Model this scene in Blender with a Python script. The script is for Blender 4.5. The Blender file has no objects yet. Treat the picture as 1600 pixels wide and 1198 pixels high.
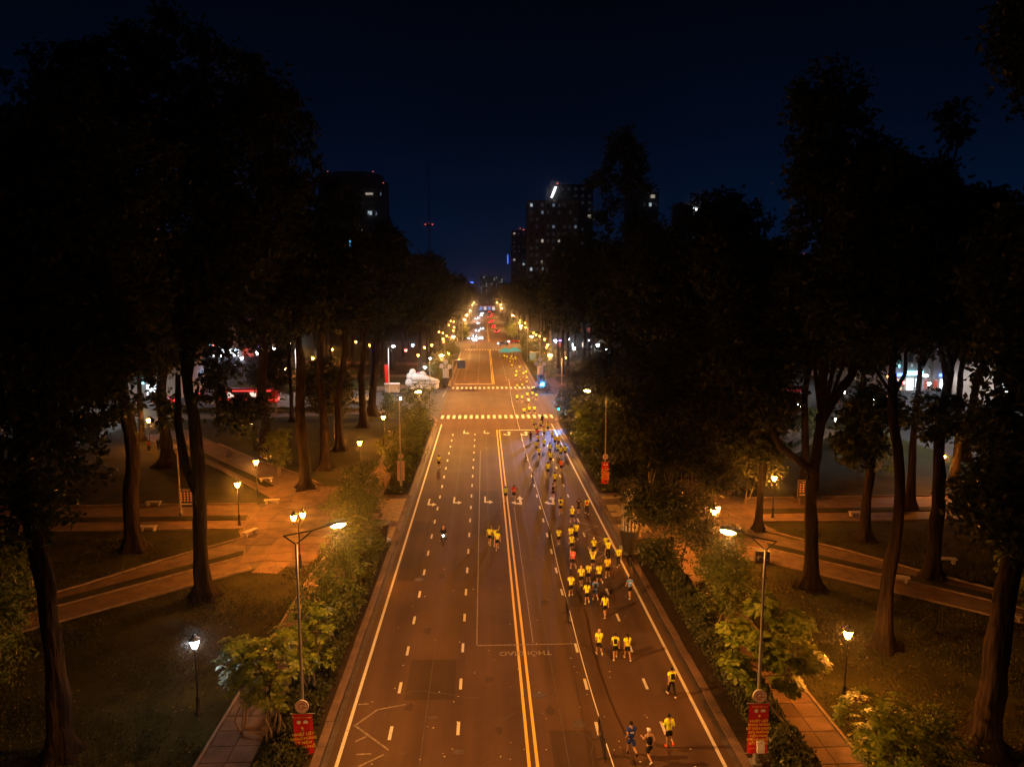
import bpy, bmesh, math, random
import numpy as np
from mathutils import Vector, Matrix
sc = bpy.context.scene
R = math.radians
# ---------------------------------------------------------------- camera
FPX, CAM_H, PITCH, YAW = 1109.0, 22.0, R(7.55), R(2.3)
cam = bpy.data.cameras.new('camera'); cam_ob = bpy.data.objects.new('camera', cam)
sc.collection.objects.link(cam_ob); sc.camera = cam_ob
cam.sensor_width = 36.0; cam.lens = 36.0 * FPX / 1600.0
cam.clip_start = 0.5; cam.clip_end = 6000.0
cam_ob.location = (0, 0, CAM_H); cam_ob.rotation_euler = (R(90) - PITCH, 0, -YAW)
# ---------------------------------------------------------------- night sky
world = bpy.data.worlds.new('World'); sc.world = world; world.use_nodes = True
wn = world.node_tree; bg = wn.nodes['Background']
tc = wn.nodes.new('ShaderNodeTexCoord'); sx = wn.nodes.new('ShaderNodeSeparateXYZ')
rp = wn.nodes.new('ShaderNodeValToRGB')
wn.links.new(tc.outputs['Generated'], sx.inputs[0]); wn.links.new(sx.outputs['Z'], rp.inputs[0])
cl = wn.nodes.new('ShaderNodeTexNoise'); cl.inputs['Scale'].default_value = 2.2; cl.inputs['Detail'].default_value = 4      # thin cloud, hardly seen
cm = wn.nodes.new('ShaderNodeMapRange'); cm.inputs['From Min'].default_value = 0.3; cm.inputs['From Max'].default_value = 0.7; cm.inputs['To Min'].default_value = 0.82; cm.inputs['To Max'].default_value = 1.15
cx_ = wn.nodes.new('ShaderNodeVectorMath'); cx_.operation = 'SCALE'
wn.links.new(tc.outputs['Generated'], cl.inputs['Vector']); wn.links.new(cl.outputs['Fac'], cm.inputs[0]); wn.links.new(rp.outputs[0], cx_.inputs[0]); wn.links.new(cm.outputs[0], cx_.inputs['Scale'])
wn.links.new(cx_.outputs[0], bg.inputs['Color'])
e = rp.color_ramp.elements
e[0].position = 0.0; e[0].color = (0.0015, 0.0085, 0.0310, 1)
e[1].position = 0.62; e[1].color = (0.0004, 0.0007, 0.0026, 1)
for p_, c_ in ((0.08, (0.0013, 0.0072, 0.0260, 1)), (0.20, (0.0007, 0.0030, 0.0105, 1)), (0.34, (0.0005, 0.0013, 0.0042, 1))):
    k = e.new(p_); k.color = c_
bg.inputs['Strength'].default_value = 1.0
# added faint sun as residual skylight, too weak to cast a visible shadow
faint_sun = bpy.data.lights.new('faint_sun', 'SUN'); faint_sun.energy = 0.004; faint_sun.angle = R(0.5); faint_sun.color = (0.7, 0.82, 1.0)
faint_sun_ob = bpy.data.objects.new('faint_sun', faint_sun); sc.collection.objects.link(faint_sun_ob)
faint_sun_ob.rotation_euler = (R(42), 0, R(-60))
# ---------------------------------------------------------------- picture
vs = sc.view_settings
vs.view_transform = 'Standard'; vs.look = 'None'; vs.exposure = 0.0; vs.gamma = 1.0; vs.use_curve_mapping = False
sc.render.engine = 'CYCLES'
cy = sc.cycles
cy.use_denoising = True; cy.denoiser = 'OPENIMAGEDENOISE'
cy.max_bounces = 3; cy.diffuse_bounces = 1; cy.glossy_bounces = 1; cy.transmission_bounces = 2
cy.transparent_max_bounces = 4; cy.sample_clamp_indirect = 4.0; cy.sample_clamp_direct = 150.0
cy.use_light_tree = True; cy.caustics_reflective = False; cy.caustics_refractive = False
cy.light_sampling_threshold = 0.01; cy.adaptive_threshold = 0.03

# ---------------------------------------------------------------- where a thing seen in the photograph stands
def ray(px, py):
    x = (px - 800) / FPX; y = -(py - 599) / FPX
    a = R(90) - PITCH
    X = x; Y = y * math.cos(a) + math.sin(a); Z = y * math.sin(a) - math.cos(a)
    c, s = math.cos(-YAW), math.sin(-YAW)
    return Vector((c * X - s * Y, s * X + c * Y, Z))
def G(px, py, z=0.0):
    d = ray(px, py); t = (z - CAM_H) / d.z
    return Vector((d.x * t, d.y * t, z))
def AT(px, py, Y):
    d = ray(px, py); t = Y / d.y
    return Vector((d.x * t, Y, CAM_H + d.z * t))

# ---------------------------------------------------------------- objects
COL = sc.collection
def link(o, parent=None):
    COL.objects.link(o)
    if parent is not None: o.parent = parent
    return o
def tag(o, label=None, cat=None, group=None, kind=None):
    if label: o['label'] = label
    if cat: o['category'] = cat
    if group: o['group'] = group
    if kind: o['kind'] = kind
    return o
def empty(name, loc=(0, 0, 0), rz=0.0, parent=None):
    o = bpy.data.objects.new(name, None); o.empty_display_size = 0.2
    o.location = loc; o.rotation_euler = (0, 0, rz)
    return link(o, parent)
def thing(name, label, cat, loc=(0, 0, 0), rz=0.0, group=None):
    return tag(empty(name, loc, rz), label, cat, group)
KIDS = {}
def kids(o):
    return [c for c in bpy.data.objects if c.parent == o]
def tree_of(o, parent=None):
    return (o, [tree_of(c) for c in kids(o)])
def copy_tree(t, parent=None):
    o, ch = t
    c = o.copy(); COL.objects.link(c); c.parent = parent
    for k in ch: copy_tree(k, c)
    return c

def np_mesh(name, V, F):
    """V (n,3) floats, F (m,k) ints, every face with k corners"""
    V = np.asarray(V, np.float32); F = np.asarray(F, np.int32)
    me = bpy.data.meshes.new(name)
    m, k = F.shape
    me.vertices.add(len(V)); me.vertices.foreach_set('co', V.ravel())
    me.loops.add(m * k); me.loops.foreach_set('vertex_index', F.ravel())
    me.polygons.add(m); me.polygons.foreach_set('loop_start', np.arange(0, m * k, k, dtype=np.int32))
    me.update(calc_edges=True); me.validate()
    return me

class MB:
    """collects shapes for ONE mesh"""
    def __init__(s): s.v = []; s.f = []; s.sm = []
    def add(s, vs_, fs_, smooth=False):
        o = len(s.v); s.v += [tuple(v) for v in vs_]
        s.f += [tuple(i + o for i in f) for f in fs_]; s.sm += [smooth] * len(fs_)
        return s
    def box(s, x0, x1, y0, y1, z0, z1):
        return s.add([(x0, y0, z0), (x1, y0, z0), (x1, y1, z0), (x0, y1, z0), (x0, y0, z1), (x1, y0, z1), (x1, y1, z1), (x0, y1, z1)],
                     [(0, 3, 2, 1), (4, 5, 6, 7), (0, 1, 5, 4), (1, 2, 6, 5), (2, 3, 7, 6), (3, 0, 4, 7)])
    def obox(s, a, b, w, z0, z1):
        """a box along a->b on plan, w wide"""
        a = Vector(a[:2]); b = Vector(b[:2]); d = (b - a).normalized(); n = Vector((-d.y, d.x)) * (w / 2)
        p = [a - n, b - n, b + n, a + n]
        return s.prism([(q.x, q.y) for q in p], z0, z1)
    def prism(s, poly, z0, z1):
        n = len(poly)
        v = [(x, y, z0) for x, y in poly] + [(x, y, z1) for x, y in poly]
        f = [tuple(range(n - 1, -1, -1)), tuple(range(n, 2 * n))]
        f += [(i, (i + 1) % n, n + (i + 1) % n, n + i) for i in range(n)]
        return s.add(v, f)
    def sheet(s, poly, z):
        return s.add([(x, y, z) for x, y in poly], [tuple(range(len(poly)))])
    def tube(s, pts, rad, n=8, cap=True, smooth=True, mod=None):
        pts = [Vector(p) for p in pts]
        if not isinstance(rad, (list, tuple)): rad = [rad] * len(pts)
        v, f = [], []
        up = Vector((0, 0, 1)); last = None
        for i, p in enumerate(pts):
            d = (pts[min(i + 1, len(pts) - 1)] - pts[max(i - 1, 0)]).normalized()
            if last is None:
                ref = Vector((1, 0, 0)) if abs(d.x) < 0.9 else Vector((0, 1, 0))
                a = (ref - d * ref.dot(d)).normalized()
            else:
                a = (last - d * last.dot(d)).normalized()
            last = a; b = d.cross(a)
            for k in range(n):
                t = 2 * math.pi * k / n
                r = rad[i] * (mod(i, t) if mod else 1.0)
                v.append(p + (a * math.cos(t) + b * math.sin(t)) * r)
        for i in range(len(pts) - 1):
            for k in range(n):
                k2 = (k + 1) % n
                f.append((i * n + k, i * n + k2, (i + 1) * n + k2, (i + 1) * n + k))
        s.add(v, f, smooth)
        if cap:
            s.add(v[:n], [tuple(range(n - 1, -1, -1))]); s.add(v[-n:], [tuple(range(n))])
        return s
    def lathe(s, prof, n=12, c=(0, 0, 0), smooth=True):
        v, f = [], []
        for r, z in prof:
            for k in range(n):
                t = 2 * math.pi * k / n
                v.append((c[0] + r * math.cos(t), c[1] + r * math.sin(t), c[2] + z))
        for i in range(len(prof) - 1):
            for k in range(n):
                k2 = (k + 1) % n
                f.append((i * n + k, i * n + k2, (i + 1) * n + k2, (i + 1) * n + k))
        f2 = []
        if prof[0][0] > 1e-4: f2.append(tuple(range(n - 1, -1, -1)))
        if prof[-1][0] > 1e-4: f2.append(tuple(range((len(prof) - 1) * n, len(prof) * n)))
        s.add(v, f, smooth)
        for q in f2: s.add([v[i] for i in q], [tuple(range(n))])
        return s
    def ball(s, c, rx, ry=None, rz=None, n=10, m=6):
        ry = ry or rx; rz = rz or rx
        v = [(c[0], c[1], c[2] - rz)]
        for i in range(1, m):
            t = -math.pi / 2 + math.pi * i / m
            for k in range(n):
                a = 2 * math.pi * k / n
                v.append((c[0] + rx * math.cos(t) * math.cos(a), c[1] + ry * math.cos(t) * math.sin(a), c[2] + rz * math.sin(t)))
        v.append((c[0], c[1], c[2] + rz)); L = len(v) - 1
        f = [(0, 1 + (k + 1) % n, 1 + k) for k in range(n)]
        for i in range(m - 2):
            for k in range(n):
                a = 1 + i * n + k; b = 1 + i * n + (k + 1) % n
                f.append((a, b, b + n, a + n))
        b0 = 1 + (m - 2) * n
        f += [(b0 + k, b0 + (k + 1) % n, L) for k in range(n)]
        return s.add(v, f, True)
    def disc(s, c, r, t=0.03, n=20):
        """an upright disc facing -Y"""
        v = []
        for y in (-t, 0.0):
            v += [(c[0] + r * math.cos(2 * math.pi * k / n), c[1] + y, c[2] + r * math.sin(2 * math.pi * k / n)) for k in range(n)]
        f = [tuple(range(n)), tuple(range(2 * n - 1, n - 1, -1))] + [((k + 1) % n, k, n + k, n + (k + 1) % n) for k in range(n)]
        return s.add(v, f)
    def mesh(s, name):
        me = bpy.data.meshes.new(name); me.from_pydata([tuple(v) for v in s.v], [], s.f)
        me.polygons.foreach_set('use_smooth', s.sm); me.update()
        return me
    def build(s, name, mat, parent=None, loc=(0, 0, 0), rz=0.0):
        me = s.mesh(name); me.materials.append(mat)
        o = bpy.data.objects.new(name, me); o.location = loc; o.rotation_euler = (0, 0, rz)
        return link(o, parent)
def put(name, me, mat=None, parent=None, loc=(0, 0, 0), rz=0.0, scale=None):
    if mat is not None and not me.materials: me.materials.append(mat)
    o = bpy.data.objects.new(name, me); o.location = loc; o.rotation_euler = (0, 0, rz)
    if scale: o.scale = scale
    return link(o, parent)
def recolour(o, mat):
    o.material_slots[0].link = 'OBJECT'; o.material_slots[0].material = mat
    return o

# ---------------------------------------------------------------- materials
M = {}
def mat(name, col, rough=0.7, var=0.0, scale=4.0, bump=0.0, bscale=None, col2=None, metal=0.0, spec=0.5, detail=5.0, coat=0.0, ramp=(0.33, 0.67), stretch=None):
    m = bpy.data.materials.new(name); m.use_nodes = True
    nt = m.node_tree; b = nt.nodes['Principled BSDF']
    b.inputs['Roughness'].default_value = rough; b.inputs['Metallic'].default_value = metal
    b.inputs['Specular IOR Level'].default_value = spec; b.inputs['Coat Weight'].default_value = coat
    b.inputs['Base Color'].default_value = (*col, 1)
    if var > 0 or col2 or bump > 0:
        g = nt.nodes.new('ShaderNodeNewGeometry')
        n = nt.nodes.new('ShaderNodeTexNoise'); n.inputs['Scale'].default_value = scale; n.inputs['Detail'].default_value = detail
        n.inputs['Roughness'].default_value = 0.65
        vec = g.outputs['Position']
        if stretch:
            mp = nt.nodes.new('ShaderNodeMapping'); mp.inputs['Scale'].default_value = stretch; nt.links.new(vec, mp.inputs[0]); vec = mp.outputs[0]
        nt.links.new(vec, n.inputs['Vector'])
        if var > 0 or col2:
            r = nt.nodes.new('ShaderNodeValToRGB')
            a = col2 or tuple(c * (1 - var) for c in col); bb = col if col2 else tuple(min(1, c * (1 + var)) for c in col)
            r.color_ramp.elements[0].position = ramp[0]; r.color_ramp.elements[0].color = (*a, 1)
            r.color_ramp.elements[1].position = ramp[1]; r.color_ramp.elements[1].color = (*bb, 1)
            nt.links.new(n.outputs['Fac'], r.inputs[0]); nt.links.new(r.outputs[0], b.inputs['Base Color'])
        if bump > 0:
            n2 = nt.nodes.new('ShaderNodeTexNoise'); n2.inputs['Scale'].default_value = bscale or scale * 6; n2.inputs['Detail'].default_value = 4
            nt.links.new(vec, n2.inputs['Vector'])
            bp = nt.nodes.new('ShaderNodeBump'); bp.inputs['Strength'].default_value = bump; bp.inputs['Distance'].default_value = 0.2 if stretch else 0.05
            nt.links.new(n2.outputs['Fac'], bp.inputs['Height']); nt.links.new(bp.outputs[0], b.inputs['Normal'])
    M[name] = m
    return m
def glow(name, col, s):
    m = bpy.data.materials.new(name); m.use_nodes = True
    nt = m.node_tree; nt.nodes.remove(nt.nodes['Principled BSDF'])
    em = nt.nodes.new('ShaderNodeEmission'); em.inputs[0].default_value = (*col, 1); em.inputs[1].default_value = s
    nt.links.new(em.outputs[0], nt.nodes['Material Output'].inputs[0])
    M[name] = m
    return m
def leafmat(name, c1, c2, trans=0.35, rough=0.45):
    m = bpy.data.materials.new(name); m.use_nodes = True
    nt = m.node_tree; b = nt.nodes['Principled BSDF']; out = nt.nodes['Material Output']
    g = nt.nodes.new('ShaderNodeNewGeometry'); r = nt.nodes.new('ShaderNodeValToRGB')
    r.color_ramp.elements[0].color = (*c1, 1); r.color_ramp.elements[1].color = (*c2, 1)
    nt.links.new(g.outputs['Random Per Island'], r.inputs[0]); nt.links.new(r.outputs[0], b.inputs['Base Color'])
    b.inputs['Roughness'].default_value = rough; b.inputs['Specular IOR Level'].default_value = 0.35
    t = nt.nodes.new('ShaderNodeBsdfTranslucent'); nt.links.new(r.outputs[0], t.inputs[0])
    x = nt.nodes.new('ShaderNodeMixShader'); x.inputs[0].default_value = trans
    nt.links.new(b.outputs[0], x.inputs[1]); nt.links.new(t.outputs[0], x.inputs[2]); nt.links.new(x.outputs[0], out.inputs[0])
    M[name] = m
    return m
def asphalt(name, c1, c2, rough=0.8):
    """worn asphalt: big soft patches, darker wheel tracks and joints, fine stones"""
    m = bpy.data.materials.new(name); m.use_nodes = True
    nt = m.node_tree; b = nt.nodes['Principled BSDF']; N = nt.nodes.new; L = nt.links.new
    g = N('ShaderNodeNewGeometry')
    mp = N('ShaderNodeMapping'); mp.inputs['Scale'].default_value = (0.75, 0.035, 1); L(g.outputs['Position'], mp.inputs[0])
    n1 = N('ShaderNodeTexNoise'); n1.inputs['Scale'].default_value = 1.0; n1.inputs['Detail'].default_value = 4; L(mp.outputs[0], n1.inputs['Vector'])
    n2 = N('ShaderNodeTexNoise'); n2.inputs['Scale'].default_value = 0.16; n2.inputs['Detail'].default_value = 6; n2.inputs['Roughness'].default_value = 0.6; L(g.outputs['Position'], n2.inputs['Vector'])
    n3 = N('ShaderNodeTexNoise'); n3.inputs['Scale'].default_value = 22.0; n3.inputs['Detail'].default_value = 3; L(g.outputs['Position'], n3.inputs['Vector'])
    a1 = N('ShaderNodeMath'); a1.operation = 'MULTIPLY_ADD'; a1.inputs[1].default_value = 0.55; L(n1.outputs['Fac'], a1.inputs[0])
    a2 = N('ShaderNodeMath'); a2.operation = 'MULTIPLY'; a2.inputs[1].default_value = 0.45; L(n2.outputs['Fac'], a2.inputs[0]); L(a2.outputs[0], a1.inputs[2])
    a3 = N('ShaderNodeMath'); a3.operation = 'MULTIPLY_ADD'; a3.inputs[1].default_value = 0.22; L(n3.outputs['Fac'], a3.inputs[0]); L(a1.outputs[0], a3.inputs[2])
    r = N('ShaderNodeValToRGB'); r.color_ramp.elements[0].position = 0.42; r.color_ramp.elements[0].color = (*c1, 1)
    r.color_ramp.elements[1].position = 0.82; r.color_ramp.elements[1].color = (*c2, 1)
    L(a3.outputs[0], r.inputs[0]); L(r.outputs[0], b.inputs['Base Color'])
    b.inputs['Roughness'].default_value = rough; b.inputs['Specular IOR Level'].default_value = 0.12
    bp = N('ShaderNodeBump'); bp.inputs['Strength'].default_value = 0.35; bp.inputs['Distance'].default_value = 0.02
    L(n3.outputs['Fac'], bp.inputs['Height']); L(bp.outputs[0], b.inputs['Normal'])
    M[name] = m
    return m
SODIUM = (1.0, 0.40, 0.085)
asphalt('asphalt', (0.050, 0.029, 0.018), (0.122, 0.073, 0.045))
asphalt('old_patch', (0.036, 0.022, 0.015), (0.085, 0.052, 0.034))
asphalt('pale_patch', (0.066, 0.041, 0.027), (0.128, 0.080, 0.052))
asphalt('cross_asphalt', (0.055, 0.052, 0.050), (0.085, 0.08, 0.078))
mat('grass', (0.050, 0.046, 0.014), 0.95, scale=0.35, col2=(0.020, 0.019, 0.007), bump=0.9, bscale=9, spec=0.08, detail=9, ramp=(0.36, 0.64))
leafmat('grass_blade', (0.020, 0.024, 0.006), (0.070, 0.066, 0.020), 0.2, 0.7)
leafmat('dark_leaf', (0.020, 0.028, 0.008), (0.075, 0.080, 0.020), 0.25)
mat('far_ground', (0.02, 0.02, 0.018), 0.9)
mat('soil', (0.035, 0.024, 0.014), 0.95, var=0.4, scale=3, bump=0.8, bscale=14, spec=0.1)
mat('paving', (0.135, 0.084, 0.052), 0.8, var=0.35, scale=0.9, bump=0.3, bscale=16, spec=0.25)
mat('slab', (0.135, 0.082, 0.052), 0.8, var=0.4, scale=0.7, bump=0.35, bscale=14, spec=0.25)
mat('slab_dark', (0.10, 0.061, 0.040), 0.8, var=0.4, scale=0.9, bump=0.35, bscale=14, spec=0.25)
mat('pad_tile', (0.34, 0.25, 0.13), 0.8, var=0.25, scale=1.5, spec=0.25)
mat('mortar', (0.07, 0.05, 0.038), 0.9, var=0.3, scale=3)
mat('kerb_stone', (0.125, 0.075, 0.052), 0.75, var=0.3, scale=1.6, bump=0.3, bscale=20)
mat('gutter', (0.06, 0.042, 0.032), 0.7, var=0.4, scale=2)
mat('edging', (0.17, 0.115, 0.08), 0.8, var=0.35, scale=2)
mat('white_paint', (0.58, 0.56, 0.50), 0.6, scale=6, col2=(0.16, 0.11, 0.08), ramp=(0.30, 0.44))
mat('worn_paint', (0.30, 0.25, 0.20), 0.7, scale=5, col2=(0.09, 0.068, 0.053))
mat('yellow_paint', (0.74, 0.50, 0.055), 0.6, scale=6, col2=(0.20, 0.12, 0.04), ramp=(0.30, 0.43))
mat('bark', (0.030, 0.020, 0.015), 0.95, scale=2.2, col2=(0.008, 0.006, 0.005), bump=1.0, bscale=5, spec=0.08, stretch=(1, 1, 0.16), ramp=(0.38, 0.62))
mat('young_bark', (0.17, 0.125, 0.085), 0.85, var=0.3, scale=4, bump=0.4)
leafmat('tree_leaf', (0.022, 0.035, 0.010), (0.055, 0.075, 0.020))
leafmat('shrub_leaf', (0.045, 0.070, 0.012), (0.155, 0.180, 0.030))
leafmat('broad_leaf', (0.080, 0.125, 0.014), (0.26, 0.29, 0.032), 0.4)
leafmat('hedge_leaf', (0.030, 0.042, 0.012), (0.105, 0.105, 0.035), 0.25)
mat('dry_leaf', (0.22, 0.15, 0.07), 0.8, var=0.4, scale=3)
mat('pole_grey', (0.30, 0.29, 0.28), 0.42, metal=0.55)
mat('pole_dark', (0.035, 0.034, 0.034), 0.45, metal=0.4)
mat('black_iron', (0.016, 0.016, 0.017), 0.5, metal=0.3)
mat('lamp_cap', (0.10, 0.10, 0.10), 0.5)
glow('sodium_lens', (1.0, 0.44, 0.10), 110)
glow('lantern_amber', (1.0, 0.30, 0.030), 1400)
glow('lantern_white', (0.90, 0.97, 1.0), 110)
glow('dim_amber', (1.0, 0.36, 0.06), 26)
glow('white_lamp', (0.92, 0.97, 1.0), 70)
# ================================================================ the setting
AX = 2.1                                    # the axis of the avenue
def mx(x): return 2 * AX - x
def mpoly(p): return [(mx(x), y) for x, y in reversed(p)]
def struct(o): return tag(o, kind='structure')
rng = random.Random(7)
ground = struct(MB().sheet([(-2500, -300), (2500, -300), (2500, 4000), (-2500, 4000)], -0.03).build('ground', M['far_ground']))
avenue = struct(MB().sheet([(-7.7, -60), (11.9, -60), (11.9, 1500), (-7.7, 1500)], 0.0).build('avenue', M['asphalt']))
for k, (y0, y1) in enumerate(((108, 176), (262, 304), (455, 490))):
    struct(MB().sheet([(-420, y0), (-7.7, y0), (-7.7, y1), (-420, y1)], 0.0).build('cross_street', M['cross_asphalt']))
    struct(MB().sheet([(11.9, y0), (420, y0), (420, y1), (11.9, y1)], 0.0).build('cross_street', M['cross_asphalt']))
struct(MB().sheet([(-90, -60), (-57.5, -60), (-57.5, 108), (-90, 108)], 0.0).build('side_street', M['cross_asphalt']))
struct(MB().sheet([(61.7, -60), (92, -60), (92, 108), (61.7, 108)], 0.0).build('side_street', M['cross_asphalt']))
struct(MB().sheet([(61.7, 176), (92, 176), (92, 262), (61.7, 262)], 0.0).build('side_street', M['cross_asphalt']))
def arc(cx, cy, r, a0, a1, n=8):
    return [(cx + r * math.cos(R(a0 + (a1 - a0) * i / n)), cy + r * math.sin(R(a0 + (a1 - a0) * i / n))) for i in range(n + 1)]
KZ = 0.12
def block(y0, y1, c0, c1):
    """a raised park block left of the avenue, its corners rounded where it meets a cross street"""
    p = [(-57.5, y0)]
    p += arc(-7.7 - 0.45 - c0, y0 + c0, c0, -90, 0) if c0 else [(-8.15, y0)]
    p += arc(-7.7 - 0.45 - c1, y1 - c1, c1, 0, 90) if c1 else [(-8.15, y1)]
    p += [(-57.5, y1)]
    return p
blocks = [(-60, 129.5, 0, 13), (153.5, 263.5, 11, 9), (303, 456, 9, 9), (489, 900, 9, 0)]
for a in blocks:
    p = block(*a)
    struct(MB().prism(p, -0.2, KZ).build('park_lawn', M['grass']))
    struct(MB().prism(mpoly(p), -0.2, KZ).build('park_lawn', M['grass']))
# kerbs: single stones where they can be told apart, a plain strip further on
def kerb(side):
    f = (lambda x: x) if side < 0 else mx
    k = struct(MB().sheet([(f(-7.70), 20), (f(-7.40), 20), (f(-7.40), 113), (f(-7.70), 113)][::(1 if side < 0 else -1)], 0.003).build('kerb', M['gutter']))
    s = MB().box(-0.22, 0.22, -0.985, 0.985, -0.1, 0.0).mesh('kerb_stone'); s.materials.append(M['kerb_stone'])
    y = 21.0
    while y < 62:
        drain = (side < 0 and 33.2 < y < 35) or (side > 0 and 40 < y < 42)
        put('kerb_stone', s, None, k, (f(-7.93) + rng.uniform(-0.012, 0.012), y, 0.15 + rng.uniform(-0.012, 0.012) - (0.07 if drain else 0)), R(rng.uniform(-0.25, 0.25)))
        y += 2.0
    MB().box(min(f(-8.15), f(-7.71)), max(f(-8.15), f(-7.71)), 62, 116, -0.1, 0.15).build('kerb_run', M['kerb_stone'], k)
    MB().box(min(f(-8.15), f(-7.71)), max(f(-8.15), f(-7.71)), 165, 255, -0.1, 0.15).build('kerb_run', M['kerb_stone'], k)
    c = MB()
    pts = arc(-8.15 - 13, 116.5, 13.22, 0, 90, 10) + [(-57.5, 129.72)]
    for a, b in zip(pts, pts[1:]): c.obox((f(a[0]), a[1]), (f(b[0]), b[1]), 0.44, -0.1, 0.15)
    pts = [(-57.5, 153.28)] + arc(-8.15 - 11, 164.5, 11.22, -90, 0, 10)
    for a, b in zip(pts, pts[1:]): c.obox((f(a[0]), a[1]), (f(b[0]), b[1]), 0.44, -0.1, 0.15)
    c.build('corner_run', M['kerb_stone'], k)
kerb(-1); kerb(1)
# planting strips, sidewalks of slabs, plazas of broken slabs, paths
def ordered(poly, f):
    q = [(f(x), y) for x, y in poly]
    a = sum(q[i][0] * q[(i + 1) % len(q)][1] - q[(i + 1) % len(q)][0] * q[i][1] for i in range(len(q)))
    return q if a > 0 else q[::-1]
def inside(p, poly):
    x, y = p; c = False
    for i in range(len(poly)):
        (x0, y0), (x1, y1) = poly[i], poly[i - 1]
        if (y0 > y) != (y1 > y) and x < (x1 - x0) * (y - y0) / (y1 - y0) + x0: c = not c
    return c
PLAZA = [(-8.16, 60.2), (-13.3, 59.2), (-14.2, 55.0), (-18.3, 54.4), (-19.8, 57.2), (-21.2, 61.6), (-22.0, 64.1), (-21.6, 66), (-22, 69.4), (-23.2, 71.6),
         (-22.0, 73.2), (-18.4, 78.4), (-15.4, 76.0), (-13.3, 73.6), (-8.16, 73.4)]
def side(s):
    f = (lambda x: x) if s < 0 else mx
    struct(MB().sheet(ordered([(-8.16, 20), (-10.85, 20), (-10.85, 60), (-8.16, 60)], f), KZ + 0.004).build('planting_bed', M['soil']))
    struct(MB().sheet(ordered([(-8.16, 73.6), (-10.85, 73.6), (-10.85, 114), (-8.16, 114)], f), KZ + 0.004).build('planting_bed', M['soil']))
    for y0, y1 in ((20, 59.1), (74.2, 118)):
        w = struct(MB().sheet(ordered([(-10.86, y0), (-13.3, y0), (-13.3, y1), (-10.86, y1)], f), KZ + 0.008).build('sidewalk', M['mortar']))
        n = int((y1 - y0) / 1.22)
        if y0 < 30:
            for i in range(n):
                for c in (0, 1):
                    x = f(-10.9 - 0.6 - 1.21 * c); y = y0 + 0.6 + 1.22 * i; g = 0.585
                    d = [rng.uniform(-0.012, 0.012) for _ in range(4)]
                    b = MB().add([(-g, -g, 0), (g, -g, 0), (g, g, 0), (-g, g, 0), (-g, -g, 0.03 + d[0]), (g, -g, 0.03 + d[1]), (g, g, 0.03 + d[2]), (-g, g, 0.03 + d[3])],
                                 [(4, 5, 6, 7), (0, 1, 5, 4), (1, 2, 6, 5), (2, 3, 7, 6), (3, 0, 4, 7)])
                    b.build('paving_slab', M[rng.choice(('slab', 'slab', 'slab_dark'))], w, (x, y, KZ + 0.012))
        else:
            MB().box(min(f(-13.25), f(-10.9)), max(f(-13.25), f(-10.9)), y0 + 0.05, y1 - 0.05, KZ + 0.01, KZ + 0.035).build('paving', M['slab'], w)
    pz = struct(MB().sheet(ordered(PLAZA, f), KZ + 0.012).build('plaza', M['mortar']))
    nx, ny, st = 8, 13, 2.05
    P = {}
    for i in range(nx + 1):
        for j in range(ny + 1):
            P[i, j] = (-24.2 + i * st + rng.uniform(-0.42, 0.42), 53.6 + j * st + rng.uniform(-0.42, 0.42))
    for i in range(nx):
        for j in range(ny):
            q = [P[i, j], P[i + 1, j], P[i + 1, j + 1], P[i, j + 1]]
            c = (sum(a for a, _ in q) / 4, sum(b for _, b in q) / 4)
            if not inside(c, PLAZA): continue
            q = [(c[0] + (a - c[0]) * 0.975, c[1] + (b - c[1]) * 0.975) for a, b in q]
            MB().prism([(x - f(c[0]), y - c[1]) for x, y in ordered(q, f)], 0.0, 0.022 + rng.uniform(0, 0.014)).build('paving_slab', M[rng.choice(('slab', 'slab', 'slab_dark'))], pz, (f(c[0]), c[1], KZ + 0.014))
    # yellowish tiled pad where the plaza meets the kerb
    g = 0.7
    tile = MB().box(-0.335, 0.335, -0.335, 0.335, 0, 0.02).mesh('tile'); tile.materials.append(M['pad_tile'])
    for i in range(4):
        for j in range(18):
            put('tile', tile, None, pz, (f(-8.55 - 0.7 * i), 60.75 + 0.7 * j, KZ + 0.024 + rng.uniform(-0.002, 0.004)))
    for nm, poly, strip in (
        ('path', [(-18.3, 54.5), (-31.5, 43.0), (-42, 33.4), (-47, 37.4), (-33.5, 47.6), (-29.6, 51.9), (-26.3, 56.2), (-20.8, 61.6), (-19.8, 57.2)], [(-20.0, 57.0), (-29.6, 48.3), (-40, 38.6), (-40.8, 39.6), (-30.1, 49.6), (-20.3, 58.4)]),
        ('path', [(-22.0, 64.1), (-22.0, 71.6), (-57.4, 71.6), (-57.4, 64.1)], [(-22.8, 66.6), (-22.9, 67.9), (-57, 67.9), (-57, 66.6)]),
        ('path', [(-22.0, 73.2), (-18.4, 78.4), (-22.4, 83.6), (-29.3, 90.6), (-38.0, 101.0), (-47, 112), (-52, 107), (-42, 97), (-32.2, 86.2), (-25.3, 77.5)], [(-23.5, 78.6), (-27.6, 83.4), (-34, 91), (-46, 105), (-46.8, 104.3), (-34.6, 90.2), (-28.4, 82.7), (-24.3, 78)])):
        q = ordered(poly, f)
        struct(MB().sheet(q, KZ + 0.006).build(nm, M['paving']))
        struct(MB().prism(ordered(strip, f), KZ, KZ + 0.07).build('grass_strip', M['grass']))
        ed = MB()
        m = len(strip) // 2
        for a, b in zip(strip[:m], strip[1:m]): ed.obox((f(a[0]), a[1]), (f(b[0]), b[1]), 0.13, KZ, KZ + 0.11)
        struct(ed.build('path_edging', M['edging']))
    ed = MB()
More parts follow.
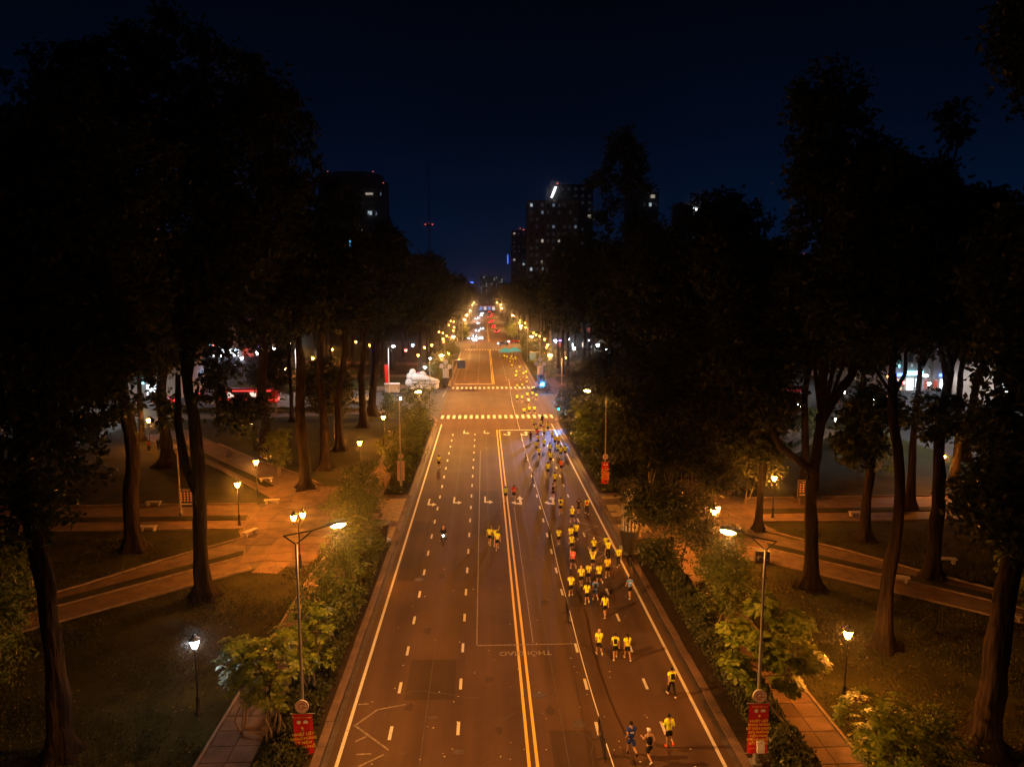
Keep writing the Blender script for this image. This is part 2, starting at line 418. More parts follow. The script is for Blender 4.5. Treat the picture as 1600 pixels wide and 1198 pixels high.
    for line in ([(-18.4, 54.35), (-31.6, 42.85), (-42, 33.3)], [(-21.3, 61.7), (-26.4, 56.35), (-29.75, 52.05), (-33.6, 47.8)], [(-22.15, 64.0), (-57.3, 64.0)], [(-23.4, 71.75), (-57.3, 71.75)],
                 [(-22.1, 73.1), (-25.4, 77.4), (-32.3, 86.1), (-42, 96.9)], [(-18.3, 78.6), (-22.3, 83.7), (-29.2, 90.7), (-38.0, 101.2)], [(-21.25, 61.7), (-22.1, 64.0)], [(-13.4, 20), (-13.4, 54.9)], [(-13.4, 76), (-13.4, 116)]):
        for a, b in zip(line, line[1:]): ed.obox((f(a[0]), a[1]), (f(b[0]), b[1]), 0.15, KZ, KZ + 0.13)
    struct(ed.build('lawn_edging', M['edging']))
    # the walk along the cross street, and the far park's walks
    struct(MB().sheet(ordered([(-19.5, 124.8), (-57.4, 119.5), (-57.4, 124.5), (-22, 129.3), (-16, 127.9)], f), KZ + 0.006).build('path', M['paving']))
    struct(MB().sheet(ordered([(-10.9, 166), (-13.4, 166), (-13.4, 254), (-10.9, 254)], f), KZ + 0.006).build('sidewalk', M['paving']))
    struct(MB().sheet(ordered([(-13.4, 205), (-57.4, 215), (-57.4, 222), (-13.4, 213)], f), KZ + 0.006).build('path', M['paving']))
    struct(MB().sheet(ordered([(-13.4, 178), (-57.4, 180), (-57.4, 184), (-13.4, 183)], f), KZ + 0.006).build('path', M['paving']))
    struct(MB().sheet(ordered([(-11, 158.5), (-24, 153.8), (-40, 153.8), (-40, 158), (-26, 160), (-14, 166), (-11, 166)], f), KZ + 0.007).build('pavement', M['paving']))
side(-1); side(1)
# ---------------------------------------------------------------- paint on the avenue
Z1 = 0.004
def line(name, x0, x1, y0, y1, m, z=Z1):
    return MB().sheet([(x0, y0), (x1, y0), (x1, y1), (x0, y1)], z).build(name, M[m], avenue)
def stroke(name, a, b, w, m, z=Z1):
    a = Vector(a[:2]); b = Vector(b[:2]); d = (b - a).normalized(); n = Vector((-d.y, d.x)) * w / 2
    return MB().sheet([tuple(q) for q in (a - n, b - n, b + n, a + n)], z).build(name, M[m], avenue)
line('edge_line', -7.04, -6.87, -20, 115.2, 'white_paint'); line('edge_line', 11.06, 11.23, -20, 115.2, 'white_paint')
line('edge_line', -7.0, -6.87, 165.5, 262, 'worn_paint'); line('edge_line', 11.06, 11.19, 165.5, 262, 'worn_paint')
for y0, y1 in ((-20, 110.2), (165.2, 262), (304, 455)):
    line('yellow_line', 1.95, 2.10, y0, y1, 'yellow_paint'); line('yellow_line', 2.34, 2.49, y0, y1, 'yellow_paint')
line('stop_line', 2.49, 11.0, 109.8, 110.2, 'white_paint'); line('stop_line', -6.8, 1.95, 165.0, 165.5, 'white_paint')
dash = MB().sheet([(-0.08, -0.55), (0.08, -0.55), (0.08, 0.55), (-0.08, 0.55)], 0).mesh('lane_dash'); dash.materials.append(M['white_paint'])
for x, off in ((-4.75, 0.15), (-1.38, 0.4), (5.65, 0.1), (9.0, 0.0)):
    y = 33.0 + off - 4.08 * 3
    while y < 262:
        if y < 108 or 168 < y: put('lane_dash', dash, None, avenue, (x, y, Z1))
        y += 4.08 if y < 108 else 5.2
zeb = MB().sheet([(-0.23, -1.6), (0.23, -1.6), (0.23, 1.6), (-0.23, 1.6)], 0).mesh('crosswalk_stripe'); zeb.materials.append(M['white_paint'])
for yc, n, x0 in ((122.0, 20, -7.2), (158.6, 19, -6.9), (261.0, 17, -6.4)):
    for i in range(n): put('crosswalk_stripe', zeb, None, avenue, (x0 + i * 1.0, yc, Z1))
arrow = MB().add([(-0.09, 0, 0), (0.42, 0, 0), (0.42, -0.4, 0), (0.85, 0.2, 0), (0.42, 0.8, 0), (0.42, 0.4, 0), (0.09, 0.4, 0), (0.09, 2.2, 0), (-0.09, 2.2, 0)],
                 [(0, 1, 5, 6), (0, 6, 7, 8), (2, 3, 4, 5, 1)]).mesh('lane_arrow'); arrow.materials.append(M['white_paint'])
for px, py in ((669, 789), (709, 786), (758, 785), (725, 677), (757, 677)):
    g = G(px, py); put('lane_arrow', arrow, None, avenue, (g.x, g.y, Z1))
arrow2 = MB().add([(-0.13, 0, 0), (0.13, 0, 0), (0.13, 1.9, 0), (-0.13, 1.9, 0), (-0.36, 1.9, 0), (0.36, 1.9, 0), (0, 3.0, 0), (-0.13, 0.55, 0), (-0.55, 0.7, 0), (-0.55, 1.2, 0), (-1.0, 0.75, 0), (-0.5, 0.0, 0), (-0.5, 0.25, 0)],
                  [(0, 1, 2, 3), (4, 5, 6), (0, 7, 8, 12), (9, 10, 11)]).mesh('lane_arrow'); arrow2.materials.append(M['white_paint'])
for px, py in ((814, 788), (866, 788), (796, 680), (823, 680)):
    g = G(px, py); put('lane_arrow', arrow2, None, avenue, (g.x, g.y, Z1))
# a worn box, its lettering, old zigzags and seams
line('worn_line', -0.56, -0.48, 41.8, 96, 'worn_paint'); line('worn_line', -0.48, 5.5, 41.72, 41.84, 'worn_paint'); line('worn_line', 2.98, 3.05, 42.0, 70, 'worn_paint', 0.003)
for a, b in (((553, 1134), (590, 1108)), ((590, 1108), (634, 1100)), ((556, 1134), (607, 1171)), ((560, 1100), (576, 1099)), ((557, 1178), (580, 1177)), ((555, 1158), (572, 1150)), ((560, 1197), (600, 1178))):
    stroke('zigzag_line', G(*a), G(*b), 0.10, 'worn_paint')
for a, b in (((935, 821), (910, 831)), ((910, 831), (944, 842)), ((944, 842), (918, 855)), ((918, 855), (946, 864)), ((905, 816), (935, 822)), ((946, 864), (925, 878)), ((925, 882), (966, 885))):
    stroke('zigzag_line', G(*a), G(*b), 0.10, 'worn_paint')
def lettering(name, body, size, m, parent, loc, rot, sx=1.0, sy=1.0, depth=0.0, align='CENTER', bold=0.0):
    cu = bpy.data.curves.new(name, 'FONT'); cu.body = body; cu.size = size; cu.align_x = align; cu.align_y = 'CENTER'
    cu.extrude = depth; cu.offset = bold; cu.resolution_u = 2
    o = bpy.data.objects.new(name, cu); COL.objects.link(o)
    dg = bpy.context.evaluated_depsgraph_get(); me = bpy.data.meshes.new_from_object(o.evaluated_get(dg))
    bpy.data.objects.remove(o); bpy.data.curves.remove(cu)
    me.materials.clear(); me.materials.append(m)
    q = bpy.data.objects.new(name, me); q.location = loc; q.rotation_euler = rot; q.scale = (sx, sy, 1); q['kind'] = 'stuff'
    return link(q, parent)
lettering('road_lettering', 'THÔI GIAO', 0.62, M['worn_paint'], avenue, (2.45, 40.75, Z1), (0, 0, math.pi), 1.0, 1.15, bold=0.012)
for px, py, w, l in ((716, 1174, 0.55, 0.35), (676, 1120, 0.45, 0.2), (628, 1176, 0.3, 0.12)):
    g = G(px, py); line('tar_patch', g.x - w / 2, g.x + w / 2, g.y - l / 2, g.y + l / 2, 'gutter', 0.003)
for x, y0, y1 in ((-3.1, 22, 113), (0.35, 55, 112), (3.9, 22, 105), (7.3, 40, 100)):
    line('tar_seam', x - 0.025, x + 0.025, y0, y1, 'gutter', 0.002)
# cross street paint
for s_ in (-1, 1):
    for i in range(9):
        x = (-16 - 6 * i) if s_ < 0 else mx(-16 - 6 * i)
        MB().sheet([(x - 1, 141.4), (x + 1, 141.4), (x + 1, 141.55), (x - 1, 141.55)], Z1).build('lane_dash', M['white_paint'], avenue)
# litter on the road and fallen leaves on the lawns: too many and too small to count
def flakes(name, n, area, z, smin, smax, m, label, cat, seed, dens=None):
    r = np.random.RandomState(seed)
    x = r.uniform(area[0], area[1], n); y = area[2] + (area[3] - area[2]) * r.uniform(0, 1, n) ** 1.3
    s = r.uniform(smin, smax, n); a = r.uniform(0, 6.28, n)
    q = np.array([(-1, -0.4), (0.9, -0.55), (1.1, 0.4), (-0.8, 0.6)])
    V = np.zeros((n, 4, 3))
    for i in range(4):
        V[:, i, 0] = x + s * (q[i, 0] * np.cos(a) - q[i, 1] * np.sin(a)); V[:, i, 1] = y + s * (q[i, 0] * np.sin(a) + q[i, 1] * np.cos(a))
        V[:, i, 2] = z + r.uniform(0.004, 0.03, n)
    o = put(name, np_mesh(name, V.reshape(-1, 3), np.arange(4 * n).reshape(-1, 4)), M[m])
    return tag(o, label, cat, kind='stuff')
flakes('litter', 110, (-6.6, 11.0, 30, 75), 0.0, 0.025, 0.055, 'white_paint', 'small white scraps of litter scattered over the asphalt', 'litter', 3)
flakes('fallen_leaves', 520, (-40, -13.5, 30, 60), KZ, 0.03, 0.07, 'dry_leaf', 'fallen leaves scattered over the lawn left of the avenue', 'leaves', 4)
flakes('fallen_leaves', 650, (18.6, 36, 30, 58), KZ, 0.03, 0.075, 'dry_leaf', 'fallen leaves scattered over the lawn right of the avenue', 'leaves', 5)

# short grass standing on the near lawns
def grass(x0, x1, y0, y1, n, label, seed):
    r = np.random.RandomState(seed)
    x = r.uniform(x0, x1, n); y = y0 + (y1 - y0) * r.uniform(0, 1, n) ** 1.4
    # thin where the noise of the lawn runs bare
    keep = (np.sin(x * 0.9 + 1.3 * np.sin(y * 0.5)) + np.sin(y * 0.8 + x * 0.3) + r.normal(size=n) * 0.9) > -0.6
    polys = [ordered([(-18.2, 54.2), (-31.7, 42.7), (-42.2, 33.2), (-47.2, 37.6), (-33.5, 48), (-29.4, 52.3), (-26.1, 56.6), (-20.8, 61.8)], (lambda v: v) if x1 < 0 else mx)]
    x, y = x[keep], y[keep]
    ok = np.array([not inside((a, b), polys[0]) and not inside((a, b), ordered(PLAZA, (lambda v: v) if x1 < 0 else mx)) for a, b in zip(x, y)])
    x, y = x[ok], y[ok]; n = len(x)
    a = r.uniform(0, 6.28, n); h = r.uniform(0.05, 0.16, n); w = r.uniform(0.02, 0.05, n); lx = r.normal(size=n) * 0.06; ly = r.normal(size=n) * 0.06
    z0 = np.full(n, KZ)
    V = np.stack([np.stack([x - w * np.cos(a), y - w * np.sin(a), z0], 1), np.stack([x + w * np.cos(a), y + w * np.sin(a), z0], 1), np.stack([x + lx, y + ly, z0 + h], 1)], 1).reshape(-1, 3)
    return tag(put('grass', np_mesh('grass', V, np.arange(3 * n).reshape(-1, 3)), M['grass_blade']), label, 'grass', kind='stuff')
grass(-42, -13.6, 30, 62, 45000, 'short patchy grass on the near left lawn', 21)
grass(18.0, 46, 30, 62, 45000, 'short patchy grass on the near right lawn', 22)
for k, (px, py) in enumerate(((843, 1085), (655, 905), (905, 1130), (760, 700))):
    g = G(px, py); o = MB().lathe([(0.36, 0.0), (0.36, 0.006), (0.30, 0.006), (0.30, 0.003)], 20).build('manhole_cover', M['gutter'], avenue, (g.x, g.y, 0.0))

# repairs, cracks and oil on the asphalt
for x0, x1, y0, y1, m_ in ((2.95, 5.5, 42.0, 71.0, 'pale_patch'), (5.9, 8.8, 47.0, 58.5, 'old_patch'), (-4.4, -1.7, 36.0, 40.2, 'old_patch'), (-6.7, -5.1, 52, 66, 'old_patch'), (-1.1, 1.6, 62, 76, 'old_patch'), (9.2, 10.9, 36, 43, 'pale_patch'), (6.0, 10.8, 84, 108, 'old_patch'), (-4.5, -1.6, 84, 93, 'pale_patch'), (3.2, 5.3, 26, 33, 'old_patch')):
    line('asphalt_patch', x0, x1, y0, y1, m_, 0.0012)
def crack(a, n, step, ang, seed):
    r = random.Random(seed); p = Vector(a); mb = MB(); w = 0.022
    for i in range(n):
        ang += r.uniform(-0.6, 0.6); q = p + Vector((math.cos(ang), math.sin(ang))) * step * r.uniform(0.5, 1.3); d = (q - p).normalized(); m_ = Vector((-d.y, d.x)) * w * r.uniform(0.5, 1.2)
        mb.sheet([tuple(v) for v in (p - m_, q - m_, q + m_, p + m_)], 0.0022); p = q
    o = mb.build('crack', M['gutter'], avenue); o['kind'] = 'stuff'
for k, (a, n, st, an) in enumerate((((-5.5, 33), 14, 0.7, 1.2), ((0.4, 34), 16, 0.6, 0.4), ((7.2, 36), 12, 0.7, 2.2), ((-3.0, 48), 18, 0.7, 0.1), ((4.0, 46), 14, 0.8, 1.5), ((8.0, 62), 16, 0.9, 0.6), ((-5.8, 70), 14, 1.0, 0.9), ((1.0, 82), 14, 1.0, 0.2), ((-2.0, 29.5), 10, 0.5, 0.2), ((9.6, 50), 10, 0.8, 1.6))): crack(a, n, st, an, 70 + k)
def oil(px, py, r_, seed):
    g = G(px, py); q = random.Random(seed); o = MB().sheet([(g.x + r_ * q.uniform(0.5, 1.0) * math.cos(2 * math.pi * k / 14), g.y + 1.7 * r_ * q.uniform(0.5, 1.0) * math.sin(2 * math.pi * k / 14)) for k in range(14)], 0.0026).build('oil_stain', M['old_patch'], avenue)
for k, (px, py, r_) in enumerate(((640, 1105, 0.3), (668, 985, 0.35), (690, 900, 0.3), (765, 1060, 0.3), (860, 1110, 0.35), (850, 940, 0.35), (735, 860, 0.3), (700, 1040, 0.22), (780, 1140, 0.25))): oil(px, py, r_, 90 + k)
# ================================================================ street lamps and park lanterns
def batwing(light, behind=0.22):
    """a street luminaire's light distribution: nothing upward, strongest at a slant along the road"""
    light.use_nodes = True; nt = light.node_tree; N = nt.nodes.new; L = nt.links.new
    em = nt.nodes['Emission']
    t = N('ShaderNodeTexCoord'); s = N('ShaderNodeSeparateXYZ'); L(t.outputs['Normal'], s.inputs[0])
    m = N('ShaderNodeMath'); m.operation = 'MULTIPLY'; m.inputs[1].default_value = -1.0; L(s.outputs['Z'], m.inputs[0])
    r = N('ShaderNodeValToRGB'); L(m.outputs[0], r.inputs[0])
    el = r.color_ramp.elements; el[0].position = 0.0; el[0].color = (0.02, 0.02, 0.02, 1); el[1].position = 1.0; el[1].color = (0.20, 0.20, 0.20, 1)
    for p, v in ((0.10, 0.06), (0.18, 0.45), (0.28, 0.95), (0.42, 0.80), (0.60, 0.46), (0.80, 0.27)):
        k = el.new(p); k.color = (v, v, v, 1)
    # the reflector throws most of it over the road (local +X), little behind
    h = N('ShaderNodeMapRange'); h.interpolation_type = 'SMOOTHSTEP'; L(s.outputs['X'], h.inputs['Value'])
    h.inputs['From Min'].default_value = -0.45; h.inputs['From Max'].default_value = 0.15; h.inputs['To Min'].default_value = behind; h.inputs['To Max'].default_value = 1.0
    q = N('ShaderNodeMath'); q.operation = 'MULTIPLY'; L(r.outputs[0], q.inputs[0]); L(h.outputs[0], q.inputs[1])
    L(q.outputs[0], em.inputs['Strength'])
ORD = ['first', 'second', 'third', 'fourth', 'fifth', 'sixth', 'seventh', 'eighth', 'ninth', 'tenth', 'eleventh', 'twelfth', 'thirteenth', 'fourteenth', 'fifteenth', 'sixteenth', 'seventeenth', 'eighteenth']
LAMP_W = 37000.0
street_light = bpy.data.lights.new('street_light', 'POINT'); street_light.energy = LAMP_W; street_light.color = SODIUM; street_light.shadow_soft_size = 0.06
batwing(street_light)
far_light = bpy.data.lights.new('far_street_light', 'POINT'); far_light.energy = LAMP_W * 2.1; far_light.color = (1.0, 0.42, 0.10); far_light.shadow_soft_size = 0.3
batwing(far_light)
dim_light = bpy.data.lights.new('shaded_street_light', 'POINT'); dim_light.energy = LAMP_W * 0.24; dim_light.color = SODIUM; dim_light.shadow_soft_size = 0.06
batwing(dim_light)
near_light = bpy.data.lights.new('near_street_light', 'POINT'); near_light.energy = LAMP_W * 0.42; near_light.color = (1.0, 0.34, 0.075); near_light.shadow_soft_size = 0.06
batwing(near_light)
HL = 10.8
def street_lamp(x, y, s, label, arm_dir=(1.7, 0.9), detail=True, light=street_light, lit=True):
    """s = +1: the arm reaches towards +X"""
    t = thing('street_lamp', label, 'street lamp', (x, y, KZ), 0, 'street lamps along the avenue')
    MB().box(-0.24, 0.24, -0.24, 0.24, 0, 0.10).lathe([(0.13, 0.10), (0.13, 1.3), (0.10, 1.36)], 10).build('base', M['pole_grey'], t)
    MB().tube([(0, 0, 1.3), (0, 0, 4), (0, 0, HL - 0.45)], [0.085, 0.078, 0.055], 8).build('pole', M['pole_grey'], t)
    ax, ay = arm_dir[0] * s, arm_dir[1]
    b = MB()
    b.tube([(-ax * 0.30, -ay * 0.30, HL + 0.02), (0, 0, HL - 0.48)], 0.032, 6)
    b.tube([(ax * 0.42, ay * 0.42, HL + 0.03), (0, 0, HL - 0.48)], 0.032, 6)
    b.tube([(-ax * 0.32, -ay * 0.32, HL + 0.02), (ax * 0.45, ay * 0.45, HL + 0.05), (ax * 0.85, ay * 0.85, HL + 0.16)], 0.036, 6)
    b.build('bracket_arm', M['pole_dark'], t)
    d = Vector((ax, ay, 0)).normalized(); yaw = math.atan2(d.y, d.x)
    h = MB()
    h.tube([(-0.62, 0, 0.0), (-0.45, 0, 0.05), (-0.05, 0, 0.09), (0.32, 0, 0.085), (0.46, 0, 0.06)], [0.05, 0.10, 0.155, 0.14, 0.05], 10)
    ho = h.build('luminaire', M['lamp_cap'], t, (ax * 1.08, ay * 1.08, HL + 0.14), yaw)
    l = MB().ball((0.06, 0, -0.03), 0.37, 0.20, 0.15, 12, 6).build('lens', M['sodium_lens'], ho)
    lo = bpy.data.objects.new('lamp_light', light); lo.location = (ax * 1.1, ay * 1.1, HL - 0.20); lo.rotation_euler = (0, 0, 0 if s > 0 else math.pi)
    link(lo, t)
    return t
for s, x, first in ((1, -9.05, 31.6), (-1, mx(-9.05), 30.0)):
    sd = 'left' if s > 0 else 'right'
    ys = [-11.0, first, 75.5, 119.0, 166.0, 208.0, 252.0, 310.0, 365.0, 420.0, 510.0, 590.0]
    for k, y in enumerate(ys):
        if k == 0: lab = 'street lamp behind the viewpoint on the %s kerb' % sd
        else: lab = '%s street lamp from the viewpoint on the %s side of the avenue' % (ORD[k - 1], sd)
        xj = x + (rng.uniform(-1.4, 0.6) * s if y > 180 else 0); yj = y + (rng.uniform(-9, 9) if y > 180 else 0)
        if (s > 0 and k in (5, 9)) or (s < 0 and k in (6, 8)): continue
        if k == 1: xj = -8.62 if s > 0 else 12.55
        street_lamp(xj, yj, s, lab, ((1.55, 0.85) if s > 0 else (1.25, 0.8)) if k == 1 else (1.75, 0.85) if k < 3 else (1.8, 0.1), light=far_light if y > 100 else dim_light if y > 50 else near_light if s < 0 else street_light)
# ---------------------------------------------------------------- banners hung on the lamp posts
mat('banner_red', (0.50, 0.020, 0.022), 0.6, var=0.12, scale=2, spec=0.2)
mat('banner_bright', (0.62, 0.012, 0.010), 0.6, var=0.10, scale=2, spec=0.2)
mat('banner_back', (0.52, 0.34, 0.30), 0.7, var=0.1, scale=2)
mat('banner_gold', (0.85, 0.62, 0.10), 0.5)
mat('banner_white', (0.75, 0.72, 0.70), 0.5)
mat('sign_white', (0.66, 0.60, 0.56), 0.5, var=0.06, scale=6)
mat('sign_red', (0.42, 0.09, 0.06), 0.5)
def cloth(w, h, n=8, m=14, amp=0.05, seed=0, curl=0.0):
    r = random.Random(seed); ph = r.uniform(0, 6)
    V = []; F = []
    for j in range(m + 1):
        z = -h * j / m
        for i in range(n + 1):
            u = i / n - 0.5
            pinch = 1.0 - curl * 0.35 * (j / m) ** 2
            y = amp * math.sin(u * 9 + ph + j * 0.25) * (0.25 + j / m) + curl * 0.25 * (j / m) ** 2 * u
            V.append((u * w * pinch + curl * 0.12 * (j / m), y, z + curl * 0.18 * max(0, -u) * (j / m)))
    for side_ in (0, 1):
        o = side_ * (n + 1) * (m + 1)
        for j in range(m):
            for i in range(n):
                a = o + j * (n + 1) + i
                q = (a, a + n + 1, a + n + 2, a + 1)
                F.append(q if side_ == 0 else q[::-1])
    V = V + [(x, y + 0.012, z) for x, y, z in V]
    me = bpy.data.meshes.new('banner_cloth'); me.from_pydata(V, [], F)
    me.polygons.foreach_set('use_smooth', [True] * len(F)); me.update()
    return me
LINES = ['NHIỆT LIỆT', 'CHÀO MỪNG', 'KỶ NIỆM NGÀY', 'GIẢI PHÓNG', 'MIỀN NAM', 'THỐNG NHẤT', 'ĐẤT NƯỚC']
def banner(label, x, y, ztop, w, h, m, seed, curl=0.0, amp=0.045, lines=LINES, back=False, ry=-0.14):
    t = thing('banner', label, 'banner', (x, y + ry, ztop), 0, 'red banners on the lamp posts')
    me = cloth(w, h, amp=amp, seed=seed, curl=curl); me.materials.append(m)
    link(bpy.data.objects.new('cloth', me), t)
    MB().tube([(-w / 2 - 0.12, 0, 0.02), (w / 2 + 0.12, 0, 0.02)], 0.022, 6).build('top_rod', M['pole_grey'], t)
    MB().tube([(-w / 2 - 0.10, 0.01, -h - 0.01), (w / 2 + 0.10, 0.01, -h + 0.02)], 0.020, 6).build('bottom_rod', M['pole_grey'], t)
    if not back:
        yy = -amp - 0.035
        for k, ln in enumerate(lines):
            lettering('lettering', ln, h * 0.062, M['banner_gold'], t, (curl * 0.04, yy - 0.02 * (curl > 0), -h * (0.33 + 0.075 * k)), (R(90), R(-6 * curl), 0), 1.1, 1.0, 0.003, bold=0.004)
        e_ = MB()
        e_.disc((-w * 0.17, yy, -h * 0.125), w * 0.10, 0.006, 14)
        e_.build('emblem', M['banner_white'], t)
        MB().add([(w * 0.06, yy, -h * 0.15), (w * 0.30, yy, -h * 0.15), (w * 0.30, yy, -h * 0.11), (w * 0.18, yy, -h * 0.085), (w * 0.06, yy, -h * 0.11)], [(0, 1, 2, 3, 4)]).build('emblem', M['banner_white'], t)
        MB().disc((0, yy, -h * 0.225), w * 0.07, 0.006, 5).build('emblem', M['banner_gold'], t)
        lettering('lettering', 'TP. HỒ CHÍ MINH', h * 0.034, M['banner_gold'], t, (0, yy, -h * 0.045), (R(90), 0, 0), 1.1, 1.0, 0.003)
        MB().box(-w * 0.44, w * 0.44, yy - 0.004, yy, -h * 0.885, -h * 0.878).build('rule', M['banner_gold'], t)
    return t
def emblem_disc(label, x, y, z, r, rim=True, back=False, ry=-0.12):
    t = thing('emblem_disc', label, 'sign', (x, y + ry, z), 0, 'round emblems on the lamp posts')
    MB().disc((0, 0, 0), r, 0.05, 28).build('plate', M['banner_back' if back else 'sign_white'], t)
    if not back:
        m = MB()                                  # red ring and the swirl inside it
        def ring(r0, r1, a0, a1, yy, n=26):
            v = []; f = []
            for i in range(n + 1):
                a = R(a0 + (a1 - a0) * i / n)
                for rr in (r0, r1): v.append((rr * math.cos(a), yy, rr * math.sin(a)))
            for i in range(n): f.append((2 * i, 2 * i + 1, 2 * i + 3, 2 * i + 2))
            m.add(v, f)
        ring(r * 0.78, r * 0.88, 0, 360, -0.056, 36)
        ring(r * 0.38, r * 0.58, 25, 300, -0.057)
        ring(r * 0.10, r * 0.26, -170, 60, -0.058, 12)
        m.add([(r * 0.05, -0.057, -r * 0.10), (r * 0.66, -0.057, -r * 0.02), (r * 0.62, -0.057, -r * 0.26), (r * 0.1, -0.057, -r * 0.28)], [(3, 2, 1, 0)])
        m.build('swirl', M['sign_red'], t)
    return t
PL, PR = -9.05, mx(-9.05)
a = AT(480, 1112, 31.6); banner('crumpled dark red banner on the first lamp post left of the road', -8.62, 31.6, a.z, 0.92, 2.9, M['banner_red'], 3, 0.8, 0.05, ['NHIỆT LIỆT', 'CHÀO MỪNG', 'KỶ NIỆM', 'THÀNH PHỐ'])
a = AT(479, 1100, 31.6); emblem_disc('round white emblem above the crumpled banner left of the road', -8.62, 31.6, a.z, 0.32)
a = AT(1181, 1096, 30.0); banner('taut red banner with gold lettering on the first lamp post right of the road', 12.55, 30.0, a.z, 0.92, 2.45, M['banner_red'], 5)
a = AT(1183, 1084, 30.0); emblem_disc('round white emblem above the taut red banner right of the road', 12.55, 30.0, a.z, 0.32)
a = AT(931, 721, 75.5); banner('bright red banner on the second lamp post right of the road', PR, 75.5, a.z, 0.80, 2.45, M['banner_bright'], 8)
a = AT(930, 713, 75.5); emblem_disc('round amber lit emblem above the bright red banner', PR, 75.5, a.z, 0.30)
a = AT(643, 720, 75.5); banner('pale back of a banner on the second lamp post left of the road', PL, 75.5, a.z, 0.80, 2.2, M['banner_back'], 9, back=True, ry=0.14)
a = AT(643, 713, 75.5); emblem_disc('plain back of a round emblem above the pale banner', PL, 75.5, a.z, 0.30, back=True, ry=0.12)
# electrical meter box low on the first right-hand lamp post
t = thing('meter_box', 'small pale meter box at the foot of the lamp post with the taut banner', 'meter box', (12.65, 29.75, KZ))
MB().box(-0.16, 0.16, -0.12, 0.10, 0.75, 1.30).build('case', M['sign_white'], t)
MB().box(-0.10, 0.10, -0.135, -0.121, 0.95, 1.2).build('door', M['banner_white'], t)
# ---------------------------------------------------------------- park lanterns
def lantern_head(t, z, m, x=0.0, y=0.0, s=1.0):
    MB().lathe([(0.05 * s, 0), (0.11 * s, 0.04 * s), (0.04 * s, 0.08 * s)], 8, (x, y, z)).build('holder', M['black_iron'], t)
    g = MB().lathe([(0.10 * s, 0.08 * s), (0.22 * s, 0.42 * s), (0.20 * s, 0.46 * s)], 6, (x, y, z), smooth=False).build('glass', M[m], t)
    MB().lathe([(0.27 * s, 0.46 * s), (0.25 * s, 0.50 * s), (0.10 * s, 0.62 * s), (0.11 * s, 0.68 * s), (0.05 * s, 0.72 * s), (0.0, 0.80 * s)], 8, (x, y, z)).build('cap', M['black_iron'], t)
    return g
def lantern(x, y, label, m='lantern_amber', h=3.55, heads=1, s=1.0, group='lanterns in the park'):
    t = thing('park_lantern', label, 'lantern', (x, y, KZ), rng.uniform(0, 1), group)
    MB().lathe([(0.17, 0), (0.17, 0.12), (0.13, 0.16), (0.10, 0.9), (0.115, 0.95), (0.08, 1.0)], 10).build('base', M['black_iron'], t)
    MB().tube([(0, 0, 1.0), (0, 0, h)], [0.05, 0.038], 8).lathe([(0.06, 1.38), (0.075, 1.42), (0.06, 1.46)], 8).build('pole', M['pole_dark'], t)
    if heads == 1: lantern_head(t, h, m, s=s)
    else:
        for k in range(heads):
            a = 2 * math.pi * k / heads + 0.25
            dx, dy = 0.42 * math.cos(a), 0.42 * math.sin(a)
            MB().tube([(0, 0, h - 0.35), (dx * 0.6, dy * 0.6, h - 0.42), (dx, dy, h - 0.22), (dx, dy, h)], 0.022, 6).build('scroll_arm', M['black_iron'], t)
            lantern_head(t, h, m, dx, dy, 1.15)
    return t
def lan(px, py, label, m='lantern_amber', z=4.0, heads=1, s=1.15, y=None):
    g = G(px, py, z)
    return lantern(g.x, g.y, label, m, z - 0.45, heads, s)
lan(304, 1005, 'white glowing lantern alone on the near left lawn', 'lantern_white')
lan(371, 757, 'amber lantern beside the near horizontal path left, right of the info board')
lan(400, 722, 'amber lantern behind the stone benches of the left plaza')
lan(562, 692, 'bright amber lantern on the lawn beyond the left plaza')
lan(466, 806, 'twin headed amber lantern on the left plaza behind the lamp post', z=4.3, heads=2)
lan(232, 657, 'amber lantern far left between two dark trunks')
lan(599, 652, 'amber lantern on the far edge of the left lawn near the cross street')
lan(1325, 990, 'amber lantern on the near right lawn')
lan(1210, 747, 'amber lantern right plaza beside the path junction')
lan(1118, 797, 'twin headed amber lantern on the right plaza beside the bushy tree', z=4.3, heads=2)
lan(1157, 717, 'dim twin amber lantern above the right plaza foliage', 'dim_amber')
lan(1474, 714, 'amber lantern deep in the right park between trunks')
lan(1306, 655, 'white lantern on the right park walk, nearer of two', 'lantern_white', s=1.1)
lan(1319, 612, 'white lantern on the right park walk, farther of two', 'lantern_white', s=1.1)
lan(1249, 633, 'white lantern under the leafy tree by the right cross street', 'lantern_white')
lan(1088, 578, 'amber lantern across the right cross street above dark foliage')
lan(445, 577, 'reddish amber lantern across the left cross street among trunks')
lan(489, 560, 'amber lantern in the far left park between thin trunks')
lan(519, 546, 'small amber lantern in the far left park under the canopy')
lan(625, 622, 'white lantern at the near left corner of the cross street', 'lantern_white', s=1.2)
lan(672, 560, 'white lantern across the left cross street, upper of a pair', 'lantern_white')
lan(664, 574, 'white lantern across the left cross street, lower of a pair', 'lantern_white')
lan(701, 552, 'bright amber lantern at the far left street corner', s=1.3)
lan(1430, 656, 'low amber lantern at the right edge beside the big leaved tree', 'dim_amber')
lan(393, 660, 'small white lantern behind the left lawn trees', 'white_lamp', s=0.7)
lan(698, 525, 'orange lantern far along the left sidewalk, right of a cluster', 'dim_amber', s=1.4)
lan(693, 534, 'orange lantern far along the left sidewalk, lowest of a cluster', 'dim_amber', s=1.4)
lan(845, 545, 'orange lantern far along the right sidewalk', 'dim_amber', s=1.4)
lan(851, 553, 'orange lantern nearer along the right sidewalk under a lamp', 'dim_amber', s=1.4)
lan(947, 545, 'small white lantern behind the right street trees', 'white_lamp', s=0.8)
